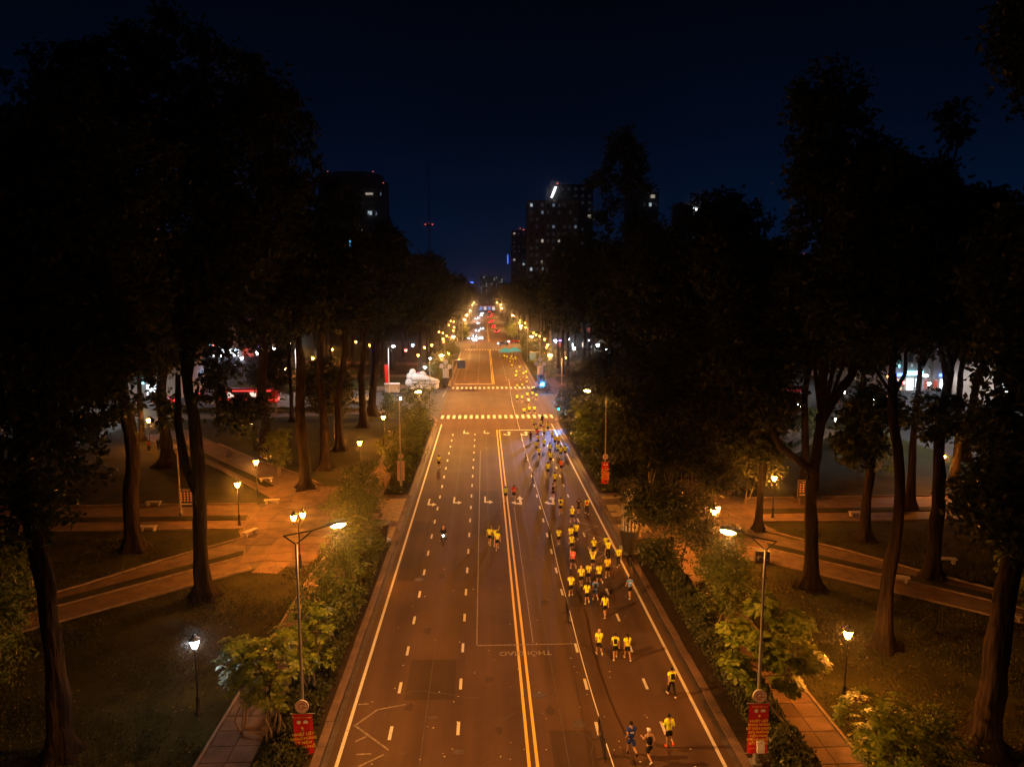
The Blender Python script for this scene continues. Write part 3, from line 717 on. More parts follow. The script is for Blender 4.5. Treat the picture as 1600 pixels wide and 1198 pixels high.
lan(955, 559, 'small reddish lantern behind the right street trees', 'dim_amber', s=0.9)
lan(925, 620, 'small white lantern among the right street trees', 'white_lamp', s=0.7)
# small lanterns and lamps glimpsed along the far sidewalks, too far to tell apart
r5 = random.Random(5)
for sd in (-1, 1):
    for j in range(13):
        y = 176 + j * 17 + r5.uniform(-5, 5); x = -12.6 - r5.uniform(0, 5) if sd < 0 else mx(-12.6 - r5.uniform(0, 5))
        lantern(x, y, 'small far amber lantern on the %s sidewalk beyond the crossing' % ('left' if sd < 0 else 'right'), 'dim_amber', 3.4 + r5.uniform(0, 2.2), 1, 1.5, 'far lanterns left' if sd < 0 else 'far lanterns right')
# the scattered small lights of the streets behind the parks
glow('small_blue', (0.2, 0.5, 1.0), 40); glow('small_red', (1.0, 0.08, 0.05), 30)
for sd, spots in (('left', ((335, 541), (345, 556), (352, 535), (366, 548), (378, 560), (388, 540), (402, 552), (410, 534), (236, 557), (243, 566), (325, 580), (334, 590), (428, 545), (453, 538), (540, 528), (556, 535), (578, 540), (634, 548), (645, 540))),
                  ('right', ((888, 531), (897, 545), (868, 533), (921, 533), (934, 540), (977, 533), (982, 546), (996, 545), (1010, 548), (1062, 610), (1150, 612), (1180, 620), (1232, 590), (1388, 588), (1400, 578), (1412, 598), (1452, 600), (1475, 590), (1500, 580), (1536, 560), (1552, 590), (1566, 575), (1585, 600)))):
    for j, (px, py) in enumerate(spots):
        g = G(px, py, 4.2); m_ = ('white_lamp', 'dim_amber', 'white_lamp', 'small_blue', 'dim_amber', 'small_red')[(j * 5 + px) % 6]
        lantern(g.x, g.y, 'small street light glimpsed between trunks on the far %s' % sd, m_, 3.7, 1, 0.9 + 0.004 * g.y, 'street lights glimpsed on the far ' + sd)
# tall white lamp post on the far left corner with an orange light on top
g = G(608, 615); t = thing('street_lamp', 'tall white post with one white lamp on the far side of the left cross street', 'street lamp', (g.x, g.y, KZ), 0)
zt = AT(608, 545, g.y).z
MB().tube([(0, 0, 0), (0, 0, zt)], [0.14, 0.08], 8).build('pole', M['sign_white'], t)
MB().tube([(0, 0, zt), (0.4, 0, zt + 0.4), (1.0, 0, zt + 0.5)], 0.05, 6).build('arm', M['sign_white'], t)
MB().ball((1.1, 0, zt + 0.4), 0.36, 0.22, 0.16, 10, 6).build('lens', M['white_lamp'], t)
wl = bpy.data.lights.new('white_street_light', 'POINT'); wl.energy = 8500; wl.color = (0.95, 0.97, 1.0); wl.shadow_soft_size = 0.3; batwing(wl, 1.0)
_el = [n_ for n_ in wl.node_tree.nodes if n_.type == 'VALTORGB'][0].color_ramp.elements      # a flat cut-off head: nothing beyond about 65 degrees
for _k, _v in zip(_el, (0, 0, 0.08, 0.4, 0.8, 0.9, 0.7, 0.5)): _k.color = (_v, _v, _v, 1)
lo = bpy.data.objects.new('lamp_light', wl); lo.location = (1.1, 0, zt); link(lo, t)
wt_ = tree_of(t)  # copies below are added posts that brighten the cross and side streets
for x, y, lab in ((-41, 156, 'added white lamp post behind the trunks, brightening the left cross street'), (-68, 128, 'added tall white lamp post at the far left street corner'), (60, 156, 'added white lamp post across the right cross street'),
                  (88, 131, 'added tall white lamp post before the blue lit shops'), (60.5, 96, 'added white lamp post beside the right side street')):
    c = copy_tree(wt_); c.location = (x, y, KZ if abs(x - AX) < 60 else 0.0); tag(c, lab, 'street lamp')
    if x > 50: c.rotation_euler = (0, 0, math.pi if x > 80 else 0)
# ================================================================ trees and shrubs
def leaf_mesh(name, lobes, n, L, W, seed, clump=0.8, per=38, up=0.35, fill=0.35, droop=0.0):
    """n leaves in clumps spread through the lobes [(centre, (rx, ry, rz)), ...]"""
    r = np.random.RandomState(seed)
    w = np.array([(l[1][0] * l[1][2]) for l in lobes], float); w /= w.sum()
    C = []; D = []
    for (c, rad), q in zip(lobes, w):
        k = max(3, int(round(q * n / per)))
        d = r.normal(size=(k, 3)); d /= np.linalg.norm(d, axis=1)[:, None]
        rr = np.where(r.uniform(size=k) < fill, r.uniform(0.25, 0.8, k), r.uniform(0.78, 1.05, k))
        C.append(np.array(c) + d * rr[:, None] * np.array(rad)); D.append(d)
    C = np.concatenate(C); D = np.concatenate(D)
    idx = r.randint(0, len(C), n)
    cs = clump * r.uniform(0.5, 1.3, len(C))
    off = r.normal(size=(n, 3)) * np.array([0.55, 0.55, 0.38]) * cs[idx][:, None]
    P = C[idx] + off
    nrm = D[idx] * 0.6 + r.normal(size=(n, 3)) * 0.75; nrm[:, 2] += up
    nrm /= np.linalg.norm(nrm, axis=1)[:, None]
    t = r.normal(size=(n, 3)) + off * 1.2; t[:, 2] -= droop
    t -= nrm * (t * nrm).sum(1)[:, None]; t /= np.linalg.norm(t, axis=1)[:, None] + 1e-9
    b = np.cross(nrm, t)
    s = r.uniform(0.65, 1.25, n)[:, None]
    p0 = P; p2 = P + t * L * s - nrm * 0.10 * L * s
    mid = P + t * L * 0.5 * s
    p1 = mid + b * W * 0.5 * s + nrm * 0.12 * W * s; p3 = mid - b * W * 0.5 * s + nrm * 0.12 * W * s
    V = np.stack([p0, p1, p2, p3], 1).reshape(-1, 3)
    a = np.arange(n) * 4
    F = np.stack([np.stack([a, a + 1, a + 2], 1), np.stack([a, a + 2, a + 3], 1)], 1).reshape(-1, 3)
    return np_mesh(name, V, F)
def rosette_mesh(name, lobes, n_ros, L, W, seed, blades=7):
    """big leaves in whorls at the twig ends"""
    r = np.random.RandomState(seed)
    w = np.array([(l[1][0] * l[1][2]) for l in lobes], float); w /= w.sum()
    V = []; F = []
    for (c, rad), q in zip(lobes, w):
        for _ in range(max(3, int(q * n_ros))):
            d = r.normal(size=3); d /= np.linalg.norm(d)
            p = np.array(c) + d * np.array(rad) * r.uniform(0.55, 1.05)
            ax = d * 0.5 + np.array([0, 0, 1.0]) + r.normal(size=3) * 0.2; ax /= np.linalg.norm(ax)
            u = np.cross(ax, [1, 0.3, 0.1]); u /= np.linalg.norm(u); v = np.cross(ax, u)
            ph = r.uniform(0, 6.28); s = r.uniform(0.7, 1.25); tilt = r.uniform(0.0, 0.45)
            m = blades + r.randint(-1, 2)
            for k in range(m):
                a = ph + 2 * math.pi * k / m + r.uniform(-0.2, 0.2)
                o = (u * math.cos(a) + v * math.sin(a)); side_ = np.cross(ax, o); sl = L * s * r.uniform(0.7, 1.1)
                t = o * math.cos(tilt) + ax * math.sin(tilt)
                b = len(V)
                V += [p, p + t * sl * 0.45 + side_ * W * s * 0.32, p + t * sl * 0.8 - ax * sl * 0.08 + side_ * W * s * 0.5, p + t * sl - ax * sl * 0.2,
                      p + t * sl * 0.8 - ax * sl * 0.08 - side_ * W * s * 0.5, p + t * sl * 0.45 - side_ * W * s * 0.32, p + t * sl * 0.5 - ax * sl * 0.05]
                F += [(b, b + 1, b + 6), (b + 1, b + 2, b + 6), (b + 2, b + 3, b + 6), (b + 3, b + 4, b + 6), (b + 4, b + 5, b + 6), (b + 5, b, b + 6)]
    return np_mesh(name, np.array(V), np.array(F))
def bend(a, b, sag, r, n=4):
    a = Vector(a); b = Vector(b); out = []
    for i in range(n + 1):
        t = i / n
        out.append(a.lerp(b, t) + Vector((r.uniform(-1, 1) * 0.25, r.uniform(-1, 1) * 0.25, sag * 4 * t * (1 - t))) * (0 if i in (0, n) else 1))
    return out
def trunk_mb(h, rad, lobes, seed, lean=(0, 0), nlimb=7, fork=0.75, flare=1.9, extra=()):
    r = random.Random(seed); mb = MB()
    pts = []; rr = []
    zs = [-0.15, 0.15, 0.5, 1.1, 2.0, 3.0, 4.0] + [4.0 + (h - 4.0) * k / 9 for k in range(1, 10)]
    k1, k2, ph = r.choice((4, 5)), r.choice((2, 3)), r.uniform(0, 6)
    wx, wy = r.uniform(0, 6), r.uniform(0, 6)
    wob = [(0.30 * math.sin(z * 0.42 + wx) + r.uniform(-1, 1) * 0.07, 0.30 * math.sin(z * 0.37 + wy) + r.uniform(-1, 1) * 0.07) for z in zs]
    knots = [(r.uniform(1.5, h - 1), r.uniform(0, 6.28), r.uniform(0.15, 0.4)) for _ in range(5)]
    for i, z in enumerate(zs):
        t = z / h
        pts.append((lean[0] * t * t + wob[i][0] * min(1, t * 1.5), lean[1] * t * t + wob[i][1] * min(1, t * 1.5), z))
        fl = 1 + (flare - 1) * math.exp(-max(z, 0) / 0.55)
        rr.append(rad * (1 - 0.42 * max(0, t)) * fl * r.uniform(0.96, 1.06))
    def mod(i, t):
        z = max(0, zs[i])
        return 1 + 0.34 * math.exp(-z / 0.9) * math.cos(k1 * t + ph) + 0.09 * math.cos(k2 * t + ph * 2 + z * 0.25) + 0.06 * math.cos(6 * t + z * 0.6 + ph) + sum(a_ * math.exp(-((z - kz) / 0.6) ** 2 - 2.0 * (1 - math.cos(t - kt))) for kz, kt, a_ in knots)
    mb.tube(pts, rr, 18, mod=mod)
    top = Vector(pts[-1]); rt = rr[-1]
    big = sorted(lobes, key=lambda l: -l[1][0])[:nlimb]
    for k, (c, rad_) in enumerate(big):
        st = Vector(pts[-1 - (k % 3)]); q = Vector(c)
        pp = bend(st, q, 0.10 * (q - st).length * r.uniform(-0.3, 1), r)
        r0 = rt * r.uniform(0.45, 0.7)
        mb.tube(pp, [r0 * (1 - 0.8 * i / (len(pp) - 1)) + 0.03 for i in range(len(pp))], 7)
        for _ in range(2):
            d = Vector((r.uniform(-1, 1) * rad_[0], r.uniform(-1, 1) * rad_[1], r.uniform(-0.2, 0.9) * rad_[2])) * 0.8
            p2 = bend(pp[2], q + d, 0.2, r, 3)
            mb.tube(p2, [r0 * 0.35, r0 * 0.25, r0 * 0.15, 0.03], 6)
    for pp, r0 in extra:
        mb.tube(pp, [r0 * (1 - 0.6 * i / (len(pp) - 1)) for i in range(len(pp))], 9)
    return mb
def std_lobes(h0, h1, wid, n, seed):
    r = random.Random(seed); out = []
    for k in range(n):
        t = (k + 0.5) / n
        z = h0 + (h1 - h0) * (0.12 + 0.80 * t)
        prof = math.sin(math.pi * (0.12 + 0.80 * t)) ** 0.6
        a = k * 2.4 + r.uniform(-0.4, 0.4); d = wid * prof * r.uniform(0.25, 0.68)
        s = wid * r.uniform(0.34, 0.55) * (0.65 + 0.35 * prof)
        out.append(((d * math.cos(a), d * math.sin(a), z), (s, s, s * r.uniform(0.75, 1.05))))
    return out
def big_tree(x, y, label, lobes, h, rad, seed, nleaf, L=None, W=None, lean=(0, 0), group='tall trees of the park', extra=(), clump=0.75, flare=1.9):
    t = thing('park_tree', label, 'tree', (x, y, KZ), 0, group)
    rad *= 0.74; flare *= 1.12
    q = 1.0 if y > 70 else max(0.55, y / 70)            # nearer crowns get finer, more numerous leaves
    L = L or 0.66 * q; W = W or 0.36 * q; nleaf = int(nleaf * 1.5 / q ** 1.5); clump = clump * (0.75 + 0.25 * q)
    trunk_mb(h, rad, lobes, seed, lean, extra=extra, flare=flare).build('trunk', M['bark'], t)
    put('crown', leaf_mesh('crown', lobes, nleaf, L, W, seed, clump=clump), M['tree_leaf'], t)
    return t
def px_lobes(x, y, spec, z0=KZ):
    """lobes read off the photograph, each at its tree's own distance: (pixel x, pixel y, pixel radius[, metres nearer or farther])"""
    out = []
    for q in spec:
        px, py, pr = q[:3]; dy = q[3] if len(q) > 3 else 0.0
        p = AT(px, py, y + dy); rr = pr / FPX * (p - Vector((0, 0, CAM_H))).length
        out.append(((p.x - x, p.y - y, p.z - z0), (rr, rr, rr * 0.95)))
    return out
# ---- the trees nearest the viewpoint, each with its own crown
big_tree(-20.1, 31.8, 'nearest tall tree of the left park with a straight dark trunk', px_lobes(-20.1, 31.8, [(60, 330, 120), (120, 430, 120), (30, 520, 130), (150, 250, 100), (20, 260, 80), (90, 600, 80), (180, 520, 70), (-60, 400, 140), (120, 700, 50), (60, 790, 55), (15, 690, 70)]), 17, 0.62, 11, 9500)
big_tree(-20.1, 49.3, 'tall tree with a flared root foot beside the near left path', px_lobes(-20.1, 49.3, [(255, 70, 55), (320, 160, 85), (230, 200, 100), (350, 280, 100), (250, 330, 100), (150, 150, 70), (380, 380, 70), (300, 450, 70), (420, 170, 45), (330, 590, 35, -1), (370, 640, 34, -1), (345, 530, 40)]), 18, 0.70, 12, 11000, extra=[([(0.1, 0, 7.6), (-0.9, 0.3, 9.6), (-1.3, 0.5, 12.5), (-1.1, 0.5, 16)], 0.42)], flare=2.1)
big_tree(-29.7, 59.2, 'tall tree with a knobbly trunk between the two left paths', px_lobes(-29.7, 59.2, [(110, 180, 75), (60, 260, 80), (150, 300, 90), (200, 400, 80), (90, 400, 90), (200, 560, 60), (130, 640, 45), (240, 640, 30), (70, 560, 60)]), 16, 0.85, 13, 9000)
big_tree(-19.8, 77.3, 'tall tree standing in a round bed at the far side of the left plaza', px_lobes(-19.8, 77.3, [(420, 190, 55), (440, 260, 55), (400, 320, 70), (440, 370, 50), (460, 300, 30), (380, 420, 60), (455, 440, 45), (470, 480, 40), (390, 130, 35)]), 17.5, 0.82, 14, 8000, lean=(-0.4, 0))
big_tree(-19.5, 85.7, 'tall tree with a straight reddish lit trunk on the left lawn', px_lobes(-19.5, 85.7, [(505, 420, 45), (470, 380, 45), (520, 470, 45), (540, 430, 35), (480, 490, 35)]), 17, 0.75, 15, 5500)
big_tree(-19.8, 96.1, 'tall tree behind the reddish trunk on the left lawn', px_lobes(-19.8, 96.1, [(520, 330, 40), (500, 390, 45), (545, 400, 40), (560, 460, 40), (520, 290, 20), (530, 460, 40)]), 16, 0.70, 16, 5500, lean=(1.2, 0))
big_tree(-30.3, 97.7, 'thick trunked tree at the back of the left lawn by the diagonal path', px_lobes(-30.3, 97.7, [(400, 420, 60), (360, 480, 55), (440, 470, 45), (330, 410, 55), (410, 510, 40)]), 15, 1.05, 17, 6000)
big_tree(-39.7, 88.7, 'thick trunked tree with a spreading root foot at the far left', px_lobes(-39.7, 88.7, [(240, 470, 70), (290, 520, 50), (190, 520, 60), (270, 420, 60), (230, 560, 30)]), 15, 1.0, 18, 6000, flare=2.3)
big_tree(-19.3, 112.9, 'tall tree at the cross street end of the left lawn, nearer of two', px_lobes(-19.3, 112.9, [(575, 400, 40), (600, 430, 40), (555, 450, 40), (590, 480, 35), (610, 400, 30)]), 16, 0.80, 19, 5000)
big_tree(-19.5, 123.4, 'tall tree at the cross street end of the left lawn, farther of two', px_lobes(-19.5, 123.4, [(590, 390, 40), (610, 370, 25), (630, 430, 35), (600, 460, 40)]), 16, 0.95, 20, 5000, lean=(2.0, 0))
big_tree(24.0, 49.2, 'forked tall tree with a low side limb beside the near right path', px_lobes(24.0, 49.2, [(1290, 155, 46), (1295, 220, 48), (1310, 290, 55), (1365, 280, 52), (1390, 300, 35), (1252, 280, 22), (1330, 360, 75), (1300, 420, 70), (1350, 470, 60), (1200, 620, 45, -1), (1165, 560, 45), (1270, 500, 60)]), 13.0, 0.66, 31, 11000,
         extra=[([(0, 0, 8.6), (-0.9, 0, 9.3), (-2.6, 0.2, 10.6), (-3.9, 0.2, 12.8), (-4.4, 0.3, 15)], 0.36), ([(0.05, 0, 12.4), (0.9, 0, 14), (2.2, 0, 15.8), (3.0, 0.2, 18.5), (3.4, 0.2, 22)], 0.42)])
big_tree(24.5, 40.2, 'tall slim tree with a dark trunk right of the forked tree', px_lobes(24.5, 40.2, [(1390, 330, 75), (1420, 420, 80), (1350, 480, 70), (1440, 500, 45), (1370, 400, 60)]), 17, 0.55, 32, 8500, lean=(-0.2, 0))
big_tree(23.8, 30.5, 'leaning thick tree at the near right edge', px_lobes(23.8, 30.5, [(1610, 40, 42), (1650, 110, 55), (1640, 420, 90), (1640, 560, 70), (1595, 690, 62), (1600, 790, 66), (1560, 760, 40), (1610, 480, 50)]), 15, 0.80, 33, 9500, lean=(2.6, 0))
big_tree(25.1, 61.8, 'slim lit tree beside the dark box on the right plaza', px_lobes(25.1, 61.8, [(1180, 480, 60), (1140, 420, 55), (1200, 560, 50), (1150, 550, 50), (1190, 640, 40), (1210, 700, 26), (1160, 680, 28)]), 15, 0.46, 34, 7000)
big_tree(33.5, 59.0, 'dark tree with a curved trunk on the right lawn between paths', px_lobes(33.5, 59.0, [(1370, 480, 60), (1340, 540, 45), (1365, 640, 40), (1340, 700, 30)]), 14, 0.60, 35, 6000, lean=(-0.8, 0))
big_tree(34.2, 50.6, 'dark tree with a lantern behind its trunk on the right', px_lobes(34.2, 50.6, [(1490, 345, 55), (1450, 410, 65), (1535, 375, 50), (1500, 460, 80), (1440, 320, 40), (1540, 330, 30), (1465, 650, 34)]), 16, 0.62, 36, 9000)
big_tree(42.9, 67.8, 'slender tree with a small tufted top above the right park', px_lobes(42.9, 67.8, [(1490, 185, 17), (1499, 210, 12), (1464, 262, 13), (1482, 300, 16), (1478, 345, 44), (1440, 470, 60), (1500, 480, 50)]), 15, 0.55, 37, 6500)
big_tree(61.9, 87.3, 'leaning dark tree at the edge of the right side street', px_lobes(61.9, 87.3, [(1530, 480, 60), (1560, 420, 60), (1500, 530, 30), (1580, 510, 45)]), 15, 0.75, 38, 5500, lean=(2.5, 0))
big_tree(24.0, 110, 'tall open crowned tree rising above the right street trees', px_lobes(24.0, 110, [(975, 228, 24), (990, 250, 22), (955, 245, 14), (940, 285, 20), (985, 290, 24), (1010, 300, 14), (960, 320, 12), (945, 345, 16), (985, 350, 22), (950, 400, 26), (1000, 410, 40), (975, 440, 40), (1020, 360, 30)]), 20, 0.65, 39, 6500, clump=0.9)
big_tree(33.8, 90, 'round topped tall tree behind the right plaza', px_lobes(33.8, 90, [(1130, 345, 48), (1165, 350, 35), (1100, 340, 40), (1080, 400, 55), (1140, 420, 60), (1190, 400, 30), (1050, 450, 50)]), 15, 0.65, 40, 7500)
big_tree(24.0, 80, 'tall tree behind the bushy tree of the right plaza', px_lobes(24.0, 80, [(1060, 420, 50), (1090, 480, 55), (1030, 500, 45), (1010, 420, 45), (1110, 550, 45), (1050, 570, 45)]), 15, 0.60, 41, 7000)
big_tree(24.0, 95, 'tall tree of the right row beyond the bushy tree', px_lobes(24.0, 95, [(1020, 400, 40), (990, 450, 45), (1040, 480, 40), (960, 500, 40), (1000, 540, 40)]), 15, 0.6, 42, 5500)
big_tree(33.8, 72, 'tall tree on the lawn behind the right info board', px_lobes(33.8, 72, [(1210, 440, 45), (1240, 500, 50), (1180, 520, 50), (1290, 540, 40), (1225, 390, 24)]), 15, 0.55, 43, 6000)
big_tree(24.0, 122, 'tall tree at the cross street end of the right row', px_lobes(24.0, 122, [(920, 400, 40), (890, 430, 30), (940, 460, 40), (900, 480, 40), (870, 460, 26)]), 15, 0.6, 44, 5000)
big_tree(53.0, 76, 'dark tree far right between the side street lanterns', px_lobes(53.0, 76, [(1560, 400, 60), (1540, 480, 50), (1590, 470, 60), (1520, 520, 40)]), 15, 0.55, 45, 5000)
# ---- trees further off: four kinds, copied
protos = []
for k in range(5):
    lb = std_lobes(12.5 + k * 0.5, 31 + k, 7.2 + 0.5 * (k % 3), 15, 100 + k)
    t = thing('avenue_tree', 'tall dark tree', 'tree', (0, 0, 0))
    trunk_mb(15, 0.42, lb, 60 + k).build('trunk', M['bark'], t)
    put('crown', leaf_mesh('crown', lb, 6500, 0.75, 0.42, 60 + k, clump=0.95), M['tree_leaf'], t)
    protos.append(t)
ptrees = [tree_of(p) for p in protos]; used = [False] * 5
def far_tree(k, x, y, s, label, group):
    if not used[k]: o = protos[k]; used[k] = True
    else: o = copy_tree(ptrees[k])
    o.location = (x, y, KZ); o.rotation_euler = (0, 0, rng.uniform(0, 6.28)); o.scale = (s * rng.uniform(0.9, 1.1), s * rng.uniform(0.9, 1.1), s)
    tag(o, label, 'tree', group)
n = 0
for sd, f in (('left', lambda x: x), ('right', mx)):
    # the second block: rows of single trees
    for i, (x, ys) in enumerate(((-16, (170, 183, 197, 212, 228, 245)), (-26, (164, 178, 193, 210, 230, 250)), (-38, (162, 182, 205, 232)), (-50, (167, 195, 225)))):
        if sd == 'right': ys = ys[: (3 if i == 0 else 6)] if i == 0 else ys
        row = ('nearest the avenue', 'second from the avenue', 'third from the avenue', 'outermost')[i]
        for j, y in enumerate(ys):
            far_tree(n % 5, f(x + rng.uniform(-1, 1)), y + rng.uniform(-2, 2), rng.uniform(0.86, 1.02), 'dark tree beyond the %s cross street, %s in the row %s' % (sd, ORD[j], row), 'trees of the second block'); n += 1
    # edge trees of the near block, beside the side street
    for j, (x, y) in enumerate(((-50, 104), (-49, 78), (-47, 54), (-38, 76), (-44, 118), (-32, 118))):
        if sd == 'right' and j in (0, 1, 2, 3, 4): continue
        far_tree(n % 5, f(x), y, rng.uniform(0.8, 0.95), 'shadowy tree in the outer %s part of the near park, %s from the cross street' % (sd, ORD[j]), 'outer trees of the near park'); n += 1
    # the long avenue beyond
    for j in range(22):
        y = 310 + j * 19; 
        for x in (-12.5, -24):
            if sd == 'right' and x == -12.5 and y < 380: x = -15
            far_tree(n % 5, f(x + rng.uniform(-1, 1)), y + rng.uniform(-4, 4), rng.uniform(0.66, 0.85), 'far dark tree lining the %s side of the avenue' % sd, 'far trees left of the avenue' if sd == 'left' else 'far trees right of the avenue'); n += 1
for j, x in enumerate((-6, 1, 8, 15)):
    far_tree(n % 5, x, 905 + 6 * (j % 2), 0.62, 'dark tree closing the far end of the avenue', 'trees at the end of the avenue'); n += 1
# ---------------------------------------------------------------- street trees and shrubs of the planting strips
def bush(x, y, h, w, label, seed, kind='shrub_leaf', nleaf=2600, L=0.24, W=0.10, stems=3, name='young_tree', low=0.22, clump=0.42, stakes=False, cat='young tree', group='young trees of the planting strips', lobes=None, z=KZ, lift=None):
    r = random.Random(seed)
    t = thing(name, label, cat, (x, y, z), 0, group)
    if lobes is None:
        lobes = []
        for k in range(9):
            a = k * 2.4 + r.uniform(-0.5, 0.5); q = (k + 0.5) / 9
            zz = h * (low + (0.94 - low) * q); prof = math.sin(math.pi * (0.18 + 0.72 * q)) ** 0.7
            d = w * 0.5 * prof * r.uniform(0.25, 0.75); s = w * r.uniform(0.22, 0.34)
            lobes.append(((d * math.cos(a), d * math.sin(a), zz), (s, s, s * 0.8)))
    m = MB()
    for k in range(stems):
        a = 6.28 * k / stems + r.uniform(-0.3, 0.3); d = 0.12 if stems > 1 else 0
        b = lobes[(k * 3 + 5) % len(lobes)][0]
        m.tube(bend((d * math.cos(a), d * math.sin(a), -0.1), b, 0.05, r), [0.07, 0.06, 0.05, 0.035, 0.015], 7)
    for c, rad in lobes:
        m.tube(bend((0, 0, h * low * r.uniform(0.8, 1.5)), c, 0.1, r, 3), [0.04, 0.03, 0.02, 0.01], 5)
    m.build('stem', M['young_bark'], t)
    if kind == 'broad_leaf': me = rosette_mesh('crown', lobes, nleaf, L, W, seed)
    else: me = leaf_mesh('crown', lobes, nleaf, L, W, seed, clump=clump, per=26, up=0.3, fill=0.5)
    put('crown', me, M[kind], t)
    if stakes:
        for a in (0.3, 2.4, 4.5):
            MB().tube([(0.75 * math.cos(a), 0.75 * math.sin(a), -0.05), (0.08 * math.cos(a), 0.08 * math.sin(a), 2.3)], 0.03, 5).build('support_stake', M['young_bark'], t)
    return t
# left strip, near to far
bush(-10.4, 32.6, 5.6, 3.6, 'staked young tree at the left strip, behind the crumpled banner', 201, 'broad_leaf', 190, 0.36, 0.15, stakes=True, low=0.4)
bush(-9.6, 36.6, 5.2, 3.4, 'big leaved young tree left strip, just past the first lamp post', 202, 'broad_leaf', 200, 0.34, 0.14, low=0.35)
bush(-12.2, 33.6, 5.0, 2.8, 'big leaved young tree leaning over the left sidewalk', 203, 'broad_leaf', 120, 0.36, 0.15, low=0.45)
bush(-9.8, 41.5, 4.8, 3.2, 'staked young tree left strip with thin pale stems', 204, 'shrub_leaf', 2800, stakes=True, low=0.35)
bush(-9.7, 46.0, 5.4, 3.6, 'fine leaved young tree left strip, halfway to the plaza', 205, 'shrub_leaf', 3200, low=0.3)
bush(-10.0, 50.5, 5.2, 3.6, 'big leaved young tree left strip, beside the double lantern', 206, 'broad_leaf', 170, 0.32, 0.13, low=0.3)
bush(-10.0, 55.5, 5.4, 4.0, 'feathery young tree left strip, last before the plaza', 207, 'shrub_leaf', 3600, 0.30, 0.07, low=0.2)
bush(-12.0, 61.0, 5.2, 4.2, 'feathery spreading tree at the near edge of the left plaza', 208, 'shrub_leaf', 3800, 0.30, 0.07, low=0.2)
bush(-11.6, 68.5, 5.0, 4.4, 'dark bushy tree beside the railings of the left plaza', 209, 'shrub_leaf', 3800, 0.26, 0.10, low=0.15)
bush(-10.0, 78.5, 4.6, 3.6, 'bushy young tree left strip, just past the second lamp post', 210, 'shrub_leaf', 3000, low=0.2)
bush(-10.6, 85.0, 5.4, 4.2, 'bushy young tree left strip, tallest beyond the plaza', 211, 'shrub_leaf', 3400, low=0.15)
bush(-9.6, 91.5, 4.6, 3.6, 'bushy young tree left strip, midway to the cross street', 212, 'shrub_leaf', 3000, low=0.15)
bush(-10.0, 98.5, 5.0, 3.8, 'bushy young tree left strip, second from the cross street', 213, 'shrub_leaf', 3000, low=0.15)
bush(-10.4, 107.5, 7.4, 6.2, 'large rounded street tree at the left corner of the crossing', 214, 'shrub_leaf', 6500, 0.30, 0.13, low=0.12, clump=0.6)
# right strip, near to far
big_leaf = [((p.x - 15.3, p.y - 32.6, p.z - KZ), (r_, r_, r_ * 0.7)) for p, r_ in ((AT(1150, 985, 32.6), 0.75), (AT(1190, 945, 33.4), 0.85), (AT(1240, 975, 33.2), 1.0), (AT(1215, 1020, 32.4), 1.05), (AT(1265, 1030, 32.8), 0.85), (AT(1150, 1035, 32.2), 0.75), (AT(1180, 1065, 32.4), 0.6), (AT(1230, 1065, 33), 0.7), (AT(1180, 1000, 31.6), 0.7))]
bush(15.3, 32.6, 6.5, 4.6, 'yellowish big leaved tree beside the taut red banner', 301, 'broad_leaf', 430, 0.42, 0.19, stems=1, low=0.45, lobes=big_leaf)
bush(17.6, 28.6, 3.6, 3.6, 'broad shrub at the bottom right of the near lawn', 302, 'broad_leaf', 260, 0.38, 0.13, low=0.25, name='shrub', cat='shrub')
bush(20.0, 28.8, 2.9, 3.4, 'dark shrub at the bottom edge right of the near lantern', 303, 'shrub_leaf', 2600, low=0.2, name='shrub', cat='shrub')
bush(15.0, 41.5, 5.4, 3.6, 'staked young tree right strip with three slanting stakes', 304, 'shrub_leaf', 3200, stakes=True, low=0.4)
bush(16.4, 45.8, 5.6, 4.0, 'brownish young tree right strip beside the white notice', 305, 'shrub_leaf', 3800, 0.26, 0.10, low=0.35)
hb = [((p.x - 15.3, p.y - 54.0, p.z - KZ), (r_, r_, r_ * 0.85)) for p, r_ in ((AT(1040, 700, 54), 2.2), (AT(1010, 780, 53.5), 1.9), (AT(1060, 790, 53), 2.2), (AT(1000, 640, 56), 1.9), (AT(1050, 620, 56), 2.0), (AT(1080, 700, 54), 1.7), (AT(1040, 860, 53), 1.3), (AT(1090, 830, 53), 1.2), (AT(975, 730, 55), 1.2), (AT(1015, 850, 52.5), 1.0), (AT(1000, 580, 57), 2.0), (AT(1060, 560, 57), 2.2), (AT(1110, 640, 56), 2.0), (AT(1110, 740, 55), 1.6))]
bush(15.3, 53.0, 13, 7, 'tall bushy dark tree beside the right plaza entrance', 306, 'dark_leaf', 30000, 0.36, 0.13, stems=2, low=0.2, lobes=hb, clump=0.7)
bush(17.4, 49.0, 3.6, 2.6, 'fine leaved young tree behind the tall bushy tree', 307, 'shrub_leaf', 1800, low=0.35)
bush(15.6, 80.5, 11.5, 7.0, 'leafy street tree behind the bright red banner', 308, 'dark_leaf', 15000, 0.36, 0.15, low=0.2, clump=0.6)
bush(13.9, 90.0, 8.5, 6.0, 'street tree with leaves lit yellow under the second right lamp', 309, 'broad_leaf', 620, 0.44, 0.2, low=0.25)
bush(16.5, 99.0, 12.5, 8.0, 'dark street tree between the lit tree and the right corner', 310, 'dark_leaf', 15000, 0.40, 0.17, low=0.15, clump=0.65)
bush(14.8, 108.5, 9.5, 6.5, 'street tree at the right corner beside the traffic signal', 311, 'dark_leaf', 12000, 0.38, 0.16, low=0.15, clump=0.6)
bush(19.0, 88.0, 13.5, 8.5, 'deep dark street tree behind the yellow lit tree', 312, 'dark_leaf', 16000, 0.40, 0.17, low=0.15, clump=0.7)
